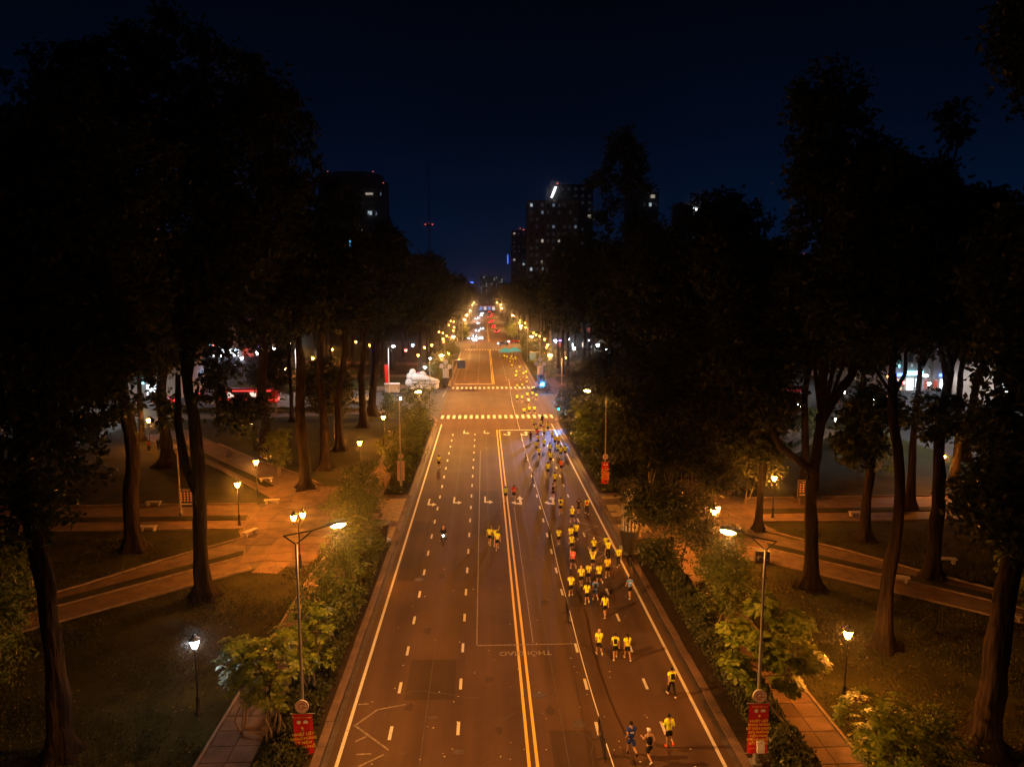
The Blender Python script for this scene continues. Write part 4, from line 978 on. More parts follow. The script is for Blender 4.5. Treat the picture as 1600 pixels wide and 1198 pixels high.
bush(18.5, 76.5, 12.0, 7.0, 'leafy tree over the middle of the right plaza', 313, 'dark_leaf', 15000, 0.36, 0.15, low=0.3, clump=0.6)
for j, (x, y, h) in enumerate(((-11.5, 168, 6.5), (-10.5, 182, 6), (-11, 198, 7), (-10.5, 216, 6.5), (-11, 236, 7), (15.4, 172, 7), (15, 186, 6.5), (15.6, 202, 7.5), (15, 220, 7), (15.4, 240, 7.5), (14.6, 256, 7))):
    bush(x, y, h, h * 0.75, 'street tree beyond the crossing on the %s kerb, %s from the crossing' % ('left' if x < 0 else 'right', ORD[j if x < 0 else j - 5]), 330 + j, 'shrub_leaf', 2600, 0.4, 0.18, low=0.2, clump=0.6)
for j, (x, y, h) in enumerate(((-8.8, 312, 6), (-8.8, 330, 6), (13, 312, 7), (13, 330, 7), (13, 350, 7))):
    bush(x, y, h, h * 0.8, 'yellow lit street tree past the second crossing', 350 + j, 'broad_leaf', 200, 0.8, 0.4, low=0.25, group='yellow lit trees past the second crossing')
for j, (x, y, h, w_) in enumerate(((21.5, 79, 14, 8.5), (22, 97, 14, 9), (19.5, 108, 13, 8), (18, 117, 11, 7), (27, 70, 13, 8), (29, 82, 14, 9))):
    bush(x, y, h, w_, 'dense dark lower tree right of the avenue, %s in a loose line' % ORD[j], 380 + j, 'dark_leaf', 13000, 0.42, 0.19, stems=2, low=0.25, clump=0.8, group='dense trees right of the avenue', cat='tree', name='park_tree')
for j, (x, y, h, w_) in enumerate(((-22, 104, 10, 6), (-26, 112, 11, 7), (-36, 122, 12, 8))):
    bush(x, y, h, w_, 'dense dark tree at the back of the left lawn, %s in a loose line' % ORD[j], 390 + j, 'dark_leaf', 9000, 0.42, 0.19, stems=2, low=0.45, clump=0.8, group='dense trees left of the avenue', cat='tree', name='park_tree')
# understory on the lawns
bush(-36, 104, 5.5, 6.0, 'dark leafy undergrowth tree before the red lit street', 360, 'shrub_leaf', 4200, 0.34, 0.14, low=0.15, clump=0.7)
bush(-24.5, 83.5, 5.2, 3.8, 'small leafy tree beside the diagonal left path', 361, 'shrub_leaf', 3000, 0.28, 0.12, low=0.35)
bush(-16.2, 119, 4.6, 3.4, 'small leafy tree near the left crossing corner', 362, 'shrub_leaf', 2600, 0.28, 0.12, low=0.25)
bush(-33, 47.5, 5.5, 4.6, 'dark leafy small tree at the far left beside the near path', 363, 'shrub_leaf', 3600, 0.30, 0.13, low=0.25)
bush(-27.0, 37.0, 6.5, 5.0, 'dark drooping tree behind the nearest left trunk', 364, 'shrub_leaf', 4200, 0.32, 0.13, low=0.3)
bush(46, 80, 4.5, 4.5, 'dark leafy small tree before the blue lit shops', 365, 'shrub_leaf', 1500, 0.34, 0.14, low=0.15, clump=0.7)
bush(55, 96, 6, 5.5, 'leafy tree whose gaps show the blue lit shops', 366, 'shrub_leaf', 1500, 0.36, 0.15, low=0.15, clump=0.7)
bush(47, 100, 5.5, 4.5, 'leafy tree between the white lanterns and the shops', 367, 'shrub_leaf', 1500, 0.34, 0.14, low=0.2, clump=0.7)
bush(41.5, 112, 8, 7.5, 'leafy tree over the right cross street corner', 368, 'shrub_leaf', 5000, 0.36, 0.15, low=0.25, clump=0.8)
bush(32.5, 37.5, 10.5, 6.5, 'big star leaved dark tree at the right edge', 369, 'broad_leaf', 520, 0.5, 0.2, low=0.35)
bush(38, 122, 8, 7.0, 'leafy tree beside the right cross street', 370, 'shrub_leaf', 4600, 0.36, 0.15, low=0.2, clump=0.8)
# ---------------------------------------------------------------- hedges
def hedge(x0, x1, y0, y1, h, label, seed, n, L=0.16, W=0.05):
    r = np.random.RandomState(seed)
    yy = y0 + (y1 - y0) * r.uniform(0, 1, n); u = r.uniform(-1, 1, n)
    prof = np.sqrt(1 - 0.75 * u * u) * (0.8 + 0.22 * np.sin(yy * 1.3) + 0.15 * np.sin(yy * 3.1 + 2 * u))
    z = KZ + h * prof * np.where(r.uniform(size=n) < 0.65, r.uniform(0.8, 1.05, n), r.uniform(0.1, 0.85, n))
    P = np.stack([(x0 + x1) / 2 + u * (x1 - x0) / 2 + r.normal(size=n) * 0.06, yy, z], 1)
    t = r.normal(size=(n, 3)) * 0.6; t[:, 2] += 0.75; t[:, 0] += u * 0.5; t /= np.linalg.norm(t, axis=1)[:, None]
    b = np.cross(t, r.normal(size=(n, 3))); b /= np.linalg.norm(b, axis=1)[:, None]
    s = r.uniform(0.6, 1.4, n)[:, None]
    V = np.stack([P, P + t * L * 0.5 * s + b * W * s, P + t * L * s, P + t * L * 0.5 * s - b * W * s], 1).reshape(-1, 3)
    a = np.arange(n) * 4
    o = put('hedge', np_mesh('hedge', V, np.stack([a, a + 1, a + 2, a + 3], 1)), M['hedge_leaf'])
    return tag(o, label, 'hedge', 'hedges of the planting strips')
hedge(-10.5, -8.5, 22, 59.6, 0.75, 'dark clipped hedge along the near left kerb', 1, 26000)
hedge(-10.6, -8.5, 74.2, 113, 0.75, 'dark hedge along the left kerb beyond the plaza', 2, 9000, 0.24, 0.08)
hedge(mx(-11.0), mx(-8.9) , 22, 57.5, 1.0, 'leafy hedge along the near right kerb', 3, 30000, 0.2, 0.05)
hedge(mx(-10.7), mx(-8.6), 74.2, 113, 0.8, 'dark hedge along the right kerb beyond the plaza', 4, 9000, 0.24, 0.08)
hedge(-57, -22, 128.0, 129.2, 0.7, 'low hedge along the near side of the left cross street', 5, 6000, 0.3, 0.1)
hedge(-57, -24, 154.2, 155.6, 0.8, 'low hedge along the far side of the left cross street', 6, 6000, 0.3, 0.1)
# ================================================================ people
def skin(name, V, E_, rad, root=0, sub=1, flat=None):
    """a surface grown round a skeleton: V joints, E_ edges, rad radii"""
    me = bpy.data.meshes.new(name); me.from_pydata([tuple(v) for v in V], E_, [])
    o = bpy.data.objects.new(name, me); COL.objects.link(o)
    sk = o.modifiers.new('skin', 'SKIN'); sk.use_smooth_shade = True
    if not me.skin_vertices: 
        bpy.context.view_layer.objects.active = o
    for i, sv in enumerate(me.skin_vertices[0].data):
        r_ = rad[i]; sv.radius = r_ if isinstance(r_, tuple) else (r_, r_); sv.use_root = (i == root)
    if sub:
        ss = o.modifiers.new('subd', 'SUBSURF'); ss.levels = sub; ss.render_levels = sub
    dg = bpy.context.evaluated_depsgraph_get(); out = bpy.data.meshes.new_from_object(o.evaluated_get(dg))
    bpy.data.objects.remove(o); out.name = name
    return out
def merge(me, mb):
    """add the shapes of mb to a mesh"""
    bm = bmesh.new(); bm.from_mesh(me)
    tmp = mb.mesh('tmp'); bm.from_mesh(tmp); bm.to_mesh(me); bm.free(); bpy.data.meshes.remove(tmp)
    for p in me.polygons: p.use_smooth = True
    return me
def limb(a, l1, l2, yaw_side, sw, kn, dirz=-1):
    """swing sw (forward +), then bend kn; returns mid and end"""
    k = a + Vector((yaw_side, math.sin(sw), -math.cos(sw))).normalized() * l1
    s2 = sw + kn
    e_ = k + Vector((yaw_side * 0.5, math.sin(s2), -math.cos(s2))).normalized() * l2
    return k, e_
def make_pose(p):
    """p: dict of angles in degrees; a person 1.70 m tall facing +Y, feet at z = 0"""
    J = {}
    ln = R(p.get('lean', 6))
    def tor(h, x=0.0, y=0.0): return Vector((x, math.sin(ln) * h + y, math.cos(ln) * h))
    J['pel'] = Vector((0, 0, 0)); J['sp'] = tor(0.20); J['ch'] = tor(0.40); J['nk'] = tor(0.52)
    J['hb'] = J['nk'] + Vector((0, 0.025, 0.075)); J['ht'] = J['hb'] + Vector((0, 0.025 + 0.01, 0.125))
    for s, n in ((-1, 'L'), (1, 'R')):
        J['sh' + n] = tor(0.46, 0.175 * s)
        J['hp' + n] = Vector((0.085 * s, 0, -0.04))
        a = p['arm' + n]
        J['el' + n], J['ha' + n] = limb(J['sh' + n], 0.28, 0.235, a[2] * s, R(a[0]), R(a[1]))
        l = p['leg' + n]
        J['kn' + n], J['an' + n] = limb(J['hp' + n], 0.43, 0.41, l[2] * s if len(l) > 2 else 0.02 * s, R(l[0]), -R(l[1]))
        ft = R(l[0] - l[1]); pt = R(l[3]) if len(l) > 3 else 0
        J['to' + n] = J['an' + n] + Vector((0.02 * s, math.cos(ft * 0.55 - pt) * 0.17, math.sin(ft * 0.55 - pt) * 0.17 - 0.035))
    low = min(min(J['an' + n].z - 0.075, J['to' + n].z - 0.03) for n in 'LR')
    up = -low if not p.get('seat') else p['seat']
    for k in J: J[k] = J[k] + Vector((0, 0, up))
    return J
def hand(mb, e_, h, s):
    d = (h - e_).normalized(); side_ = d.cross(Vector((0, 1, 0.2))).normalized(); nrm = d.cross(side_)
    palm = h + d * 0.055
    mb.tube([h - d * 0.01, h + d * 0.04, h + d * 0.085], [0.026, 0.034, 0.026], 6)
    for k, (o, l) in enumerate(((-0.026, 0.055), (-0.009, 0.068), (0.009, 0.064), (0.025, 0.048))):
        b = h + d * 0.07 + side_ * o
        mb.tube([b, b + d * l * 0.55 + nrm * 0.006, b + d * l * 0.85 + nrm * 0.028], [0.010, 0.009, 0.007], 5)
    b = h + d * 0.02 + side_ * (-0.03)
    mb.tube([b, b - side_ * 0.022 + d * 0.028 + nrm * 0.01, b - side_ * 0.024 + d * 0.055 + nrm * 0.02], [0.012, 0.010, 0.008], 5)
def person_meshes(key, p, build=1.0):
    J = make_pose(p); N_ = lambda *k: [J[q] for q in k]
    V = N_('pel', 'sp', 'ch', 'nk', 'hb', 'ht', 'shL', 'elL', 'haL', 'shR', 'elR', 'haR', 'hpL', 'knL', 'anL', 'toL', 'hpR', 'knR', 'anR', 'toR')
    E_ = [(0, 1), (1, 2), (2, 3), (3, 4), (4, 5), (2, 6), (6, 7), (7, 8), (2, 9), (9, 10), (10, 11), (0, 12), (12, 13), (13, 14), (14, 15), (0, 16), (16, 17), (17, 18), (18, 19)]
    b = build
    rad = [(0.13 * b, 0.10 * b), (0.115 * b, 0.085 * b), (0.135 * b, 0.095 * b), 0.055, 0.088, 0.082, 0.062, 0.043, 0.030, 0.062, 0.043, 0.030,
           0.085 * b, 0.058, 0.038, 0.035, 0.085 * b, 0.058, 0.038, 0.035]
    # knee-to-hip midpoints keep the thigh full
    body = skin('body', V, E_, rad)
    ex = MB(); hand(ex, J['elL'], J['haL'], -1); hand(ex, J['elR'], J['haR'], 1)
    hc = (J['hb'] + J['ht']) / 2
    for s in (-1, 1): ex.ball(hc + Vector((0.078 * s, -0.005, 0.0)), 0.012, 0.026, 0.036, 6, 4)                        # ears
    ex.tube([hc + Vector((0, 0.088, 0.015)), hc + Vector((0, 0.110, -0.018)), hc + Vector((0, 0.09, -0.03))], [0.010, 0.017, 0.010], 6)   # nose
    merge(body, ex)
    face = MB()
    for s in (-1, 1): face.ball(hc + Vector((0.032 * s, 0.083, 0.014)), 0.013, 0.008, 0.008, 6, 4)
    face.tube([hc + Vector((-0.022, 0.082, -0.052)), hc + Vector((0.022, 0.082, -0.052))], 0.006, 5)
    out = {'body': body, 'face': face.mesh('face')}
    um = lambda n: J['sh' + n].lerp(J['el' + n], 0.62)
    hem = J['pel'] + (J['sp'] - J['pel']) * -0.12
    out['shirt'] = skin('shirt', [hem, J['sp'], J['ch'], J['ch'].lerp(J['nk'], 0.78), J['shL'], um('L'), J['shR'], um('R')], [(0, 1), (1, 2), (2, 3), (2, 4), (4, 5), (2, 6), (6, 7)],
                        [(0.158 * b, 0.128 * b), (0.152 * b, 0.122 * b), (0.172 * b, 0.132 * b), 0.085, 0.092, 0.072, 0.092, 0.072], 1)
    out['long_shirt'] = skin('shirt', [hem, J['sp'], J['ch'], J['ch'].lerp(J['nk'], 0.78), J['shL'], J['elL'], J['elL'].lerp(J['haL'], 0.9), J['shR'], J['elR'], J['elR'].lerp(J['haR'], 0.9)], [(0, 1), (1, 2), (2, 3), (2, 4), (4, 5), (5, 6), (2, 7), (7, 8), (8, 9)],
                             [(0.158 * b, 0.128 * b), (0.152 * b, 0.122 * b), (0.172 * b, 0.132 * b), 0.085, 0.092, 0.058, 0.042, 0.082, 0.055, 0.042], 1)
    out['singlet'] = skin('shirt', [hem, J['sp'], J['ch'] - (J['ch'] - J['sp']) * 0.1, J['ch'].lerp(J['nk'], 0.6)], [(0, 1), (1, 2), (2, 3)], [(0.165 * b, 0.135 * b), (0.165 * b, 0.135 * b), (0.175 * b, 0.138 * b), 0.10], 0, 1)
    th = lambda n, t: J['hp' + n].lerp(J['kn' + n], t)
    wt = J['pel'] + Vector((0, 0, 0.07))
    out['shorts'] = skin('shorts', [wt, J['pel'] + Vector((0, 0, -0.02)), J['hpL'], th('L', 0.80), J['hpR'], th('R', 0.80)], [(0, 1), (1, 2), (2, 3), (1, 4), (4, 5)], [(0.150 * b, 0.118 * b), (0.150 * b, 0.120 * b), 0.112 * b, 0.104, 0.112 * b, 0.104], 1)
    out['trousers'] = skin('trousers', [wt, J['pel'] + Vector((0, 0, -0.02)), J['hpL'], J['knL'], J['knL'].lerp(J['anL'], 0.93), J['hpR'], J['knR'], J['knR'].lerp(J['anR'], 0.93)],
                           [(0, 1), (1, 2), (2, 3), (3, 4), (1, 5), (5, 6), (6, 7)], [(0.150 * b, 0.118 * b), (0.150 * b, 0.120 * b), 0.104 * b, 0.075, 0.055, 0.104 * b, 0.075, 0.055], 1)
    for n in 'LR':
        a, t = J['an' + n], J['to' + n]; d = (t - a); d.normalize()
        out['shoe' + n] = skin('shoe', [a - d * 0.05 + Vector((0, 0, -0.015)), a.lerp(t, 0.45) + Vector((0, 0, -0.022)), t + d * 0.06 + Vector((0, 0, -0.0))], [(0, 1), (1, 2)], [0.056, 0.055, 0.042], 0, 1)
    h = MB()
    h.ball(hc + Vector((0, -0.016, 0.022)), 0.092, 0.105, 0.098, 10, 7); out['hair'] = h.mesh('hair')
    h = MB(); h.ball(hc + Vector((0, -0.016, 0.022)), 0.092, 0.105, 0.098, 10, 7)
    h.tube([hc + Vector((0, -0.10, 0.03)), hc + Vector((0, -0.155, 0.0)), hc + Vector((0.02, -0.165, -0.10)), hc + Vector((0.03, -0.15, -0.26))], [0.022, 0.036, 0.040, 0.012], 7); out['ponytail'] = h.mesh('hair')
    h = MB(); h.ball(hc + Vector((0, -0.012, 0.034)), 0.098, 0.108, 0.094, 10, 7)
    h.add([hc + Vector(q) for q in ((-0.075, 0.07, 0.03), (0.075, 0.07, 0.03), (0.06, 0.17, 0.015), (-0.06, 0.17, 0.015), (-0.075, 0.07, 0.042), (0.075, 0.07, 0.042), (0.06, 0.17, 0.024), (-0.06, 0.17, 0.024))],
          [(0, 3, 2, 1), (4, 5, 6, 7), (0, 1, 5, 4), (1, 2, 6, 5), (2, 3, 7, 6), (3, 0, 4, 7)]); out['cap'] = h.mesh('cap')
    bk = J['sp'].lerp(J['ch'], 0.45) + Vector((0, -0.132, 0.03))
    up = (J['ch'] - J['sp']).normalized()
    def plate(w, hh, t, off=0.0):
        c = bk + Vector((0, off, 0)); m = MB()
        q = [c + Vector((-w, 0, 0)) - up * hh, c + Vector((w, 0, 0)) - up * hh, c + Vector((w, 0, 0)) + up * hh, c + Vector((-w, 0, 0)) + up * hh]
        q2 = [v + Vector((0, -t, 0)) for v in q]
        return m.add(q + q2, [(0, 1, 2, 3), (7, 6, 5, 4), (0, 4, 5, 1), (1, 5, 6, 2), (2, 6, 7, 3), (3, 7, 4, 0)])
    out['print'] = plate(0.022, 0.075, 0.012, 0.006).mesh('shirt_print')
    out['wide_print'] = plate(0.085, 0.035, 0.012, 0.006).mesh('shirt_print')
    m = plate(0.10, 0.15, 0.09, 0.02); out['backpack'] = m.mesh('backpack')
    fr = J['sp'].lerp(J['ch'], 0.25) + Vector((0, 0.118, 0.0)); m = MB()
    m.add([fr + Vector(q) for q in ((-0.09, 0, -0.06), (0.09, 0, -0.06), (0.09, 0.012, 0.06), (-0.09, 0.012, 0.06), (-0.09, 0.01, -0.06), (0.09, 0.01, -0.06), (0.09, 0.022, 0.06), (-0.09, 0.022, 0.06))],
          [(0, 1, 2, 3), (7, 6, 5, 4), (0, 4, 5, 1), (1, 5, 6, 2), (2, 6, 7, 3), (3, 7, 4, 0)]); out['bib'] = m.mesh('race_bib')
    out['J'] = J
    return out
POSES = {
    'run_a': {'lean': 8, 'armL': (18, 74, 0.13), 'armR': (-42, 80, 0.13), 'legL': (-22, 62, 0.03), 'legR': (26, 22, 0.03)},
    'run_b': {'lean': 8, 'armL': (-40, 80, 0.13), 'armR': (16, 76, 0.13), 'legL': (24, 18, 0.03), 'legR': (-24, 70, 0.03)},
    'run_c': {'lean': 7, 'armL': (4, 80, 0.16), 'armR': (-26, 82, 0.16), 'legL': (4, 8, 0.03), 'legR': (10, 88, 0.03)},
    'walk_a': {'lean': 3, 'armL': (20, 15, 0.14), 'armR': (-18, 12, 0.14), 'legL': (-18, 16, 0.02), 'legR': (18, 6, 0.02)},
    'walk_b': {'lean': 3, 'armL': (-18, 12, 0.14), 'armR': (20, 18, 0.14), 'legL': (19, 6, 0.02), 'legR': (-17, 18, 0.02)},
    'stand': {'lean': 2, 'armL': (4, 8, 0.12), 'armR': (2, 10, 0.12), 'legL': (3, 4, 0.06), 'legR': (-3, 4, 0.06)},
    'arms_up': {'lean': 4, 'armL': (150, 70, 0.55), 'armR': (150, 70, 0.55), 'legL': (-14, 14, 0.03), 'legR': (14, 6, 0.03)},
    'ride': {'lean': 4, 'armL': (48, 22, 0.12), 'armR': (48, 22, 0.12), 'legL': (72, 84, 0.22), 'legR': (72, 84, 0.22), 'seat': 0.86},
}
PM = {k: person_meshes(k, v) for k, v in POSES.items()}
for nm, c in (('skin', (0.42, 0.26, 0.17)), ('skin_pale', (0.55, 0.37, 0.26)), ('hair_black', (0.010, 0.008, 0.007)), ('cap_white', (0.75, 0.73, 0.70)), ('shirt_yellow', (0.72, 0.84, 0.035)), ('shirt_gold', (0.78, 0.68, 0.03)),
              ('shirt_black', (0.012, 0.012, 0.014)), ('shorts_black', (0.012, 0.012, 0.015)), ('shirt_navy', (0.02, 0.05, 0.30)), ('shirt_red', (0.55, 0.02, 0.03)), ('shirt_orange', (0.75, 0.16, 0.03)), ('shirt_blue', (0.10, 0.26, 0.75)),
              ('shirt_white', (0.7, 0.7, 0.72)), ('shirt_pink', (0.75, 0.16, 0.20)), ('shorts_navy', (0.02, 0.04, 0.22)), ('shoe_white', (0.62, 0.60, 0.58)), ('shoe_red', (0.75, 0.08, 0.03)), ('shoe_black', (0.02, 0.02, 0.02)), ('print_dark', (0.22, 0.06, 0.02)), ('shirt_green', (0.40, 0.62, 0.10)), ('helmet_orange', (0.7, 0.25, 0.08))):
    mat(nm, c, 0.75, spec=0.25)
def person(x, y, label, pose='run_a', top='shirt_yellow', low='shorts', lowc='shorts_black', head='hair', headc='hair_black', shoe='shoe_white', kind='shirt', h=1.68, rz=0.0, pack=None, print_='print', bib=False, z=0.0, group='runners on the avenue', sk='skin'):
    t = thing('person', label, 'person', (x, y, z), rz, group)
    s = h / 1.70; t.scale = (s, s, s)
    P = PM[pose]
    def part(n, key, m):
        me = P[key]
        if not me.materials: me.materials.append(M[m])
        o = link(bpy.data.objects.new(n, me), t); recolour(o, M[m]); return o
    b = part('body', 'body', sk); part('face', 'face', 'hair_black')
    part('shirt', kind, top); part(low, low, lowc)
    part('shoe', 'shoeL', shoe); part('shoe', 'shoeR', shoe)
    part('cap' if head == 'cap' else 'hair', head, headc)
    if print_ and not pack: part('shirt_print', print_, 'print_dark' if top.startswith(('shirt_y', 'shirt_g')) else 'shirt_white')
    if pack: part('backpack', 'backpack', pack)
    if bib: part('race_bib', 'bib', 'shirt_white')
    return t
def run(px, py, label, pose=None, **k):
    g = G(px, py); r = random.Random(px * 7 + py)
    pose = pose or r.choice(('run_a', 'run_b', 'run_c'))
    k.setdefault('h', r.uniform(1.60, 1.74)); k.setdefault('rz', R(r.uniform(-9, 9)))
    k.setdefault('top', 'shirt_yellow')
    return person(g.x, g.y, label, pose, **k)
run(986, 1181, 'runner in navy blue shirt and shorts, nearest row', 'run_b', top='shirt_navy', lowc='shorts_navy', print_='wide_print', h=1.76, rz=R(4), shoe='shoe_black')
run(1014, 1191, 'runner in black singlet and white cap, nearest of all', 'run_a', top='shirt_black', kind='singlet', head='cap', headc='cap_white', print_=None, h=1.70)
run(1045, 1167, 'runner in long sleeved yellow shirt and red shoes, nearest row', 'run_c', kind='long_shirt', shoe='shoe_red', h=1.68)
run(1049, 1087, 'runner with black backpack and black trousers by the right edge line', 'walk_b', low='trousers', pack='shorts_black', h=1.66, rz=R(8))
run(936, 1025, 'bald runner in yellow shirt, leftmost of a close trio', 'run_b', head='hair', headc='skin_pale', h=1.72)
run(961, 1029, 'person in yellow with a dark bag on the shoulder, middle of a close trio', 'walk_a', pack='shorts_black', h=1.62)
run(980, 1030, 'woman with dark ponytail in yellow, rightmost of a close trio', 'walk_b', head='ponytail', h=1.62)
run(945, 964, 'woman in yellow with bare legs just ahead of the trio', 'walk_a', head='ponytail', h=1.62)
run(984, 934, 'person in blue and white jersey walking on the right edge line', 'walk_a', top='shirt_blue', print_='wide_print', h=1.62)
run(892, 932, 'runner in yellow with white belt right beside the barrier tape', 'run_a')
run(917, 944, 'woman in yellow with a long swinging ponytail', 'run_c', head='ponytail', h=1.60)
run(930, 939, 'runner in pale blue shirt with dark vest pack', 'run_b', top='shirt_blue', pack='shirt_black', lowc='shorts_navy', h=1.64)
run(908, 917, 'yellow runner, leftmost of three abreast', 'run_a', sk='skin_pale', headc='skin_pale')
run(919, 912, 'yellow runner, middle of three abreast', 'run_c')
run(936, 914, 'yellow runner, rightmost of three abreast', 'run_b')
run(949, 903, 'runner in golden yellow shirt behind the arms raised one', 'run_c', top='shirt_gold')
run(966, 885, 'person in yellow and black trousers stepping off the right kerb', 'walk_a', low='trousers', h=1.66)
run(950, 873, 'person in yellow and black trousers, front of a pair near the right kerb', 'walk_b', low='trousers', h=1.66)
run(947, 866, 'person in yellow, rear of a pair near the right kerb', 'walk_a', h=1.66)
run(926, 890, 'runner in yellow with both arms raised', 'arms_up', h=1.66)
run(928, 868, 'woman in yellow with white cap', 'run_a', head='cap', headc='cap_white', h=1.58)
run(895, 890, 'runner in red and pink shirt near the barrier', 'run_b', top='shirt_pink', print_='wide_print')
run(893, 863, 'yellow runner directly ahead of the red and pink shirt', 'run_a')
run(873, 852, 'lone yellow runner beside the barrier frame', 'run_a')
run(900, 846, 'runner in yellow with black leggings overlapping another', 'run_c', low='trousers')
run(892, 851, 'yellow runner half hidden behind the one in leggings', 'run_b')
run(894, 817, 'yellow runner with white head band in the middle lane', 'run_b', head='cap', headc='cap_white')
run(876, 803, 'yellow runner with dark pack straps beside the road arrow', 'walk_a', pack='shirt_black')
run(904, 803, 'runner in black shirt between two yellow ones near the kerb', 'run_a', top='shirt_black', print_=None)
run(917, 803, 'person in yellow with red pack and black trousers at the kerb', 'walk_b', low='trousers', pack='shirt_red')
run(864, 779, 'runner in dark singlet just before the road arrow', 'run_c', top='shirt_black', kind='singlet', print_=None)
run(867, 760, 'yellow runner in black shorts ahead of the dark singlet', 'run_a')
run(856, 744, 'yellow runner left of the orange shirt', 'run_b')
run(877, 738, 'runner in orange shirt alone in the right lane', 'run_a', top='shirt_orange', print_=None)
run(860, 726, 'yellow runner close behind another, left lane of the blue lit stretch', 'run_c')
run(842, 717, 'yellow runner beside the tape on the blue lit stretch', 'run_a')
run(859, 711, 'yellow runner in the middle of the blue lit stretch', 'run_b')
run(871, 712, 'yellow runner, left of three by the blue lit kerb', 'run_c')
run(876, 716, 'yellow runner, middle of three by the blue lit kerb', 'run_a')
run(883, 714, 'yellow runner, right of three by the blue lit kerb', 'run_b')
run(867, 697, 'golden shirted runner, left of two touching the kerb line', 'run_a', top='shirt_gold')
run(873, 698, 'golden shirted runner, right of two touching the kerb line', 'run_b', top='shirt_gold')
run(841, 696, 'yellow runner just before the red shirt', 'run_c', top='shirt_gold')
run(829, 692, 'person all in black beside the tape near the stop line', 'walk_a', top='shirt_black', low='trousers', print_=None)
run(840, 686, 'runner in crimson shirt near the stop line', 'run_b', top='shirt_red', print_=None)
run(838, 678, 'yellow runner right behind the crimson shirt at the stop line', 'run_a')
run(850, 684, 'yellow runner right of the crimson shirt', 'run_c', top='shirt_gold')
run(847, 664, 'person in black just before the near crosswalk', 'walk_b', top='shirt_black', low='trousers', print_=None)
run(819, 651, 'yellow runner, leftmost of three on the near crosswalk', 'run_a')
run(827, 648, 'yellow runner, middle of three on the near crosswalk', 'run_b')
run(835, 648, 'yellow runner, rightmost of three on the near crosswalk', 'run_c')
run(826, 634, 'person in white and black just beyond the near crosswalk', 'walk_a', top='shirt_white', print_=None)
for k, (px, py) in enumerate(((808, 629), (816, 629), (824, 625), (832, 623), (838, 626), (808, 610), (816, 609), (823, 604))):
    row = 'nearer' if k < 5 else 'farther'
    run(px, py, 'yellow runner in the middle of the crossing, %s from the left in the %s row' % (ORD[k if k < 5 else k - 5], row))
for k, (px, py) in enumerate(((806, 594), (818, 590), (823, 597), (807, 587), (800, 577), (822, 588), (797, 571), (788, 562), (792, 563), (797, 566), (802, 567), (806, 567), (799, 563), (805, 564), (812, 580))):
    run(px, py, 'tiny yellow shirted runner beyond the crossing near the blue canopies', group='far runners by the blue canopies')
for k, (px, py) in enumerate(((838, 706), (850, 703), (863, 690), (845, 672), (834, 670), (856, 675))):
    run(px, py, 'yellow shirted runner half lost in the pack near the stop line', group='runners deep in the loose pack')
run(686, 731, 'person in yellow coming towards the viewer beside the left edge line', 'walk_a', rz=R(178), bib=True, print_=None, h=1.66)
run(765, 850, 'woman in yellow with race bib walking towards the viewer, left of a trio', 'walk_b', rz=R(172), bib=True, print_=None, h=1.60, shoe='shoe_white', sk='skin_pale')
run(777, 858, 'man in yellow walking towards the viewer, front of a trio', 'walk_a', rz=R(184), bib=True, print_=None, h=1.68, sk='skin_pale')
run(774, 852, 'person in yellow with raised arms behind the front walker of a trio', 'arms_up', rz=R(180), print_=None, h=1.60, sk='skin_pale')
run(790, 782, 'runner in lime shirt coming back along the yellow line', 'run_a', top='shirt_green', rz=R(180), bib=True, print_=None)
run(803, 782, 'runner in red shirt coming back right of the yellow line', 'run_b', top='shirt_red', rz=R(180), bib=True, print_=None)
for k, (px, py, c) in enumerate(((737, 546, 'shirt_black'), (741, 544, 'shirt_black'))):
    run(px, py, 'dark figure crossing the far avenue, %s of two' % ('left', 'right')[k], 'walk_a', top=c, low='trousers', print_=None, group='far walkers')
g = G(1312, 640); person(g.x, g.y, 'person in orange brown standing under the white lantern across the right lawn', 'stand', top='shirt_orange', low='trousers', print_=None, z=KZ, group='people in the park')
g = G(233, 708); person(g.x, g.y, 'person in brown standing on the far left path, nearer of two', 'stand', top='shirt_orange', low='trousers', print_=None, z=KZ, group='people in the park')
person(g.x + 0.9, g.y + 0.7, 'person in dark clothes standing on the far left path, farther of two', 'stand', top='shirt_black', low='trousers', print_=None, z=KZ, group='people in the park')
# ---------------------------------------------------------------- the motor scooter and its rider
mat('scooter_paint', (0.06, 0.06, 0.07), 0.3, spec=0.6, coat=0.4); mat('tyre', (0.012, 0.012, 0.012), 0.85); mat('rim', (0.35, 0.35, 0.36), 0.4, metal=0.7)
mat('seat_black', (0.015, 0.015, 0.015), 0.6)
glow('headlight', (0.95, 0.97, 1.0), 90); glow('tail_red', (1.0, 0.02, 0.02), 40)
g = G(693, 849); SC = thing('motor_scooter', 'dark motor scooter with a bright white headlight coming down the left lane', 'scooter', (g.x, g.y, 0), R(182))
def ring_tyre(mb, c, r0, r1, n=18, m=6):
    v = []; f = []
    for i in range(n):
        a = 2 * math.pi * i / n
        for j in range(m):
            b_ = 2 * math.pi * j / m; rr = r0 + r1 * math.cos(b_)
            v.append((c[0] + r1 * 0.9 * math.sin(b_), c[1] + rr * math.cos(a), c[2] + rr * math.sin(a)))
    for i in range(n):
        for j in range(m): f.append((i * m + j, i * m + (j + 1) % m, ((i + 1) % n) * m + (j + 1) % m, ((i + 1) % n) * m + j))
    mb.add(v, f, True); return mb
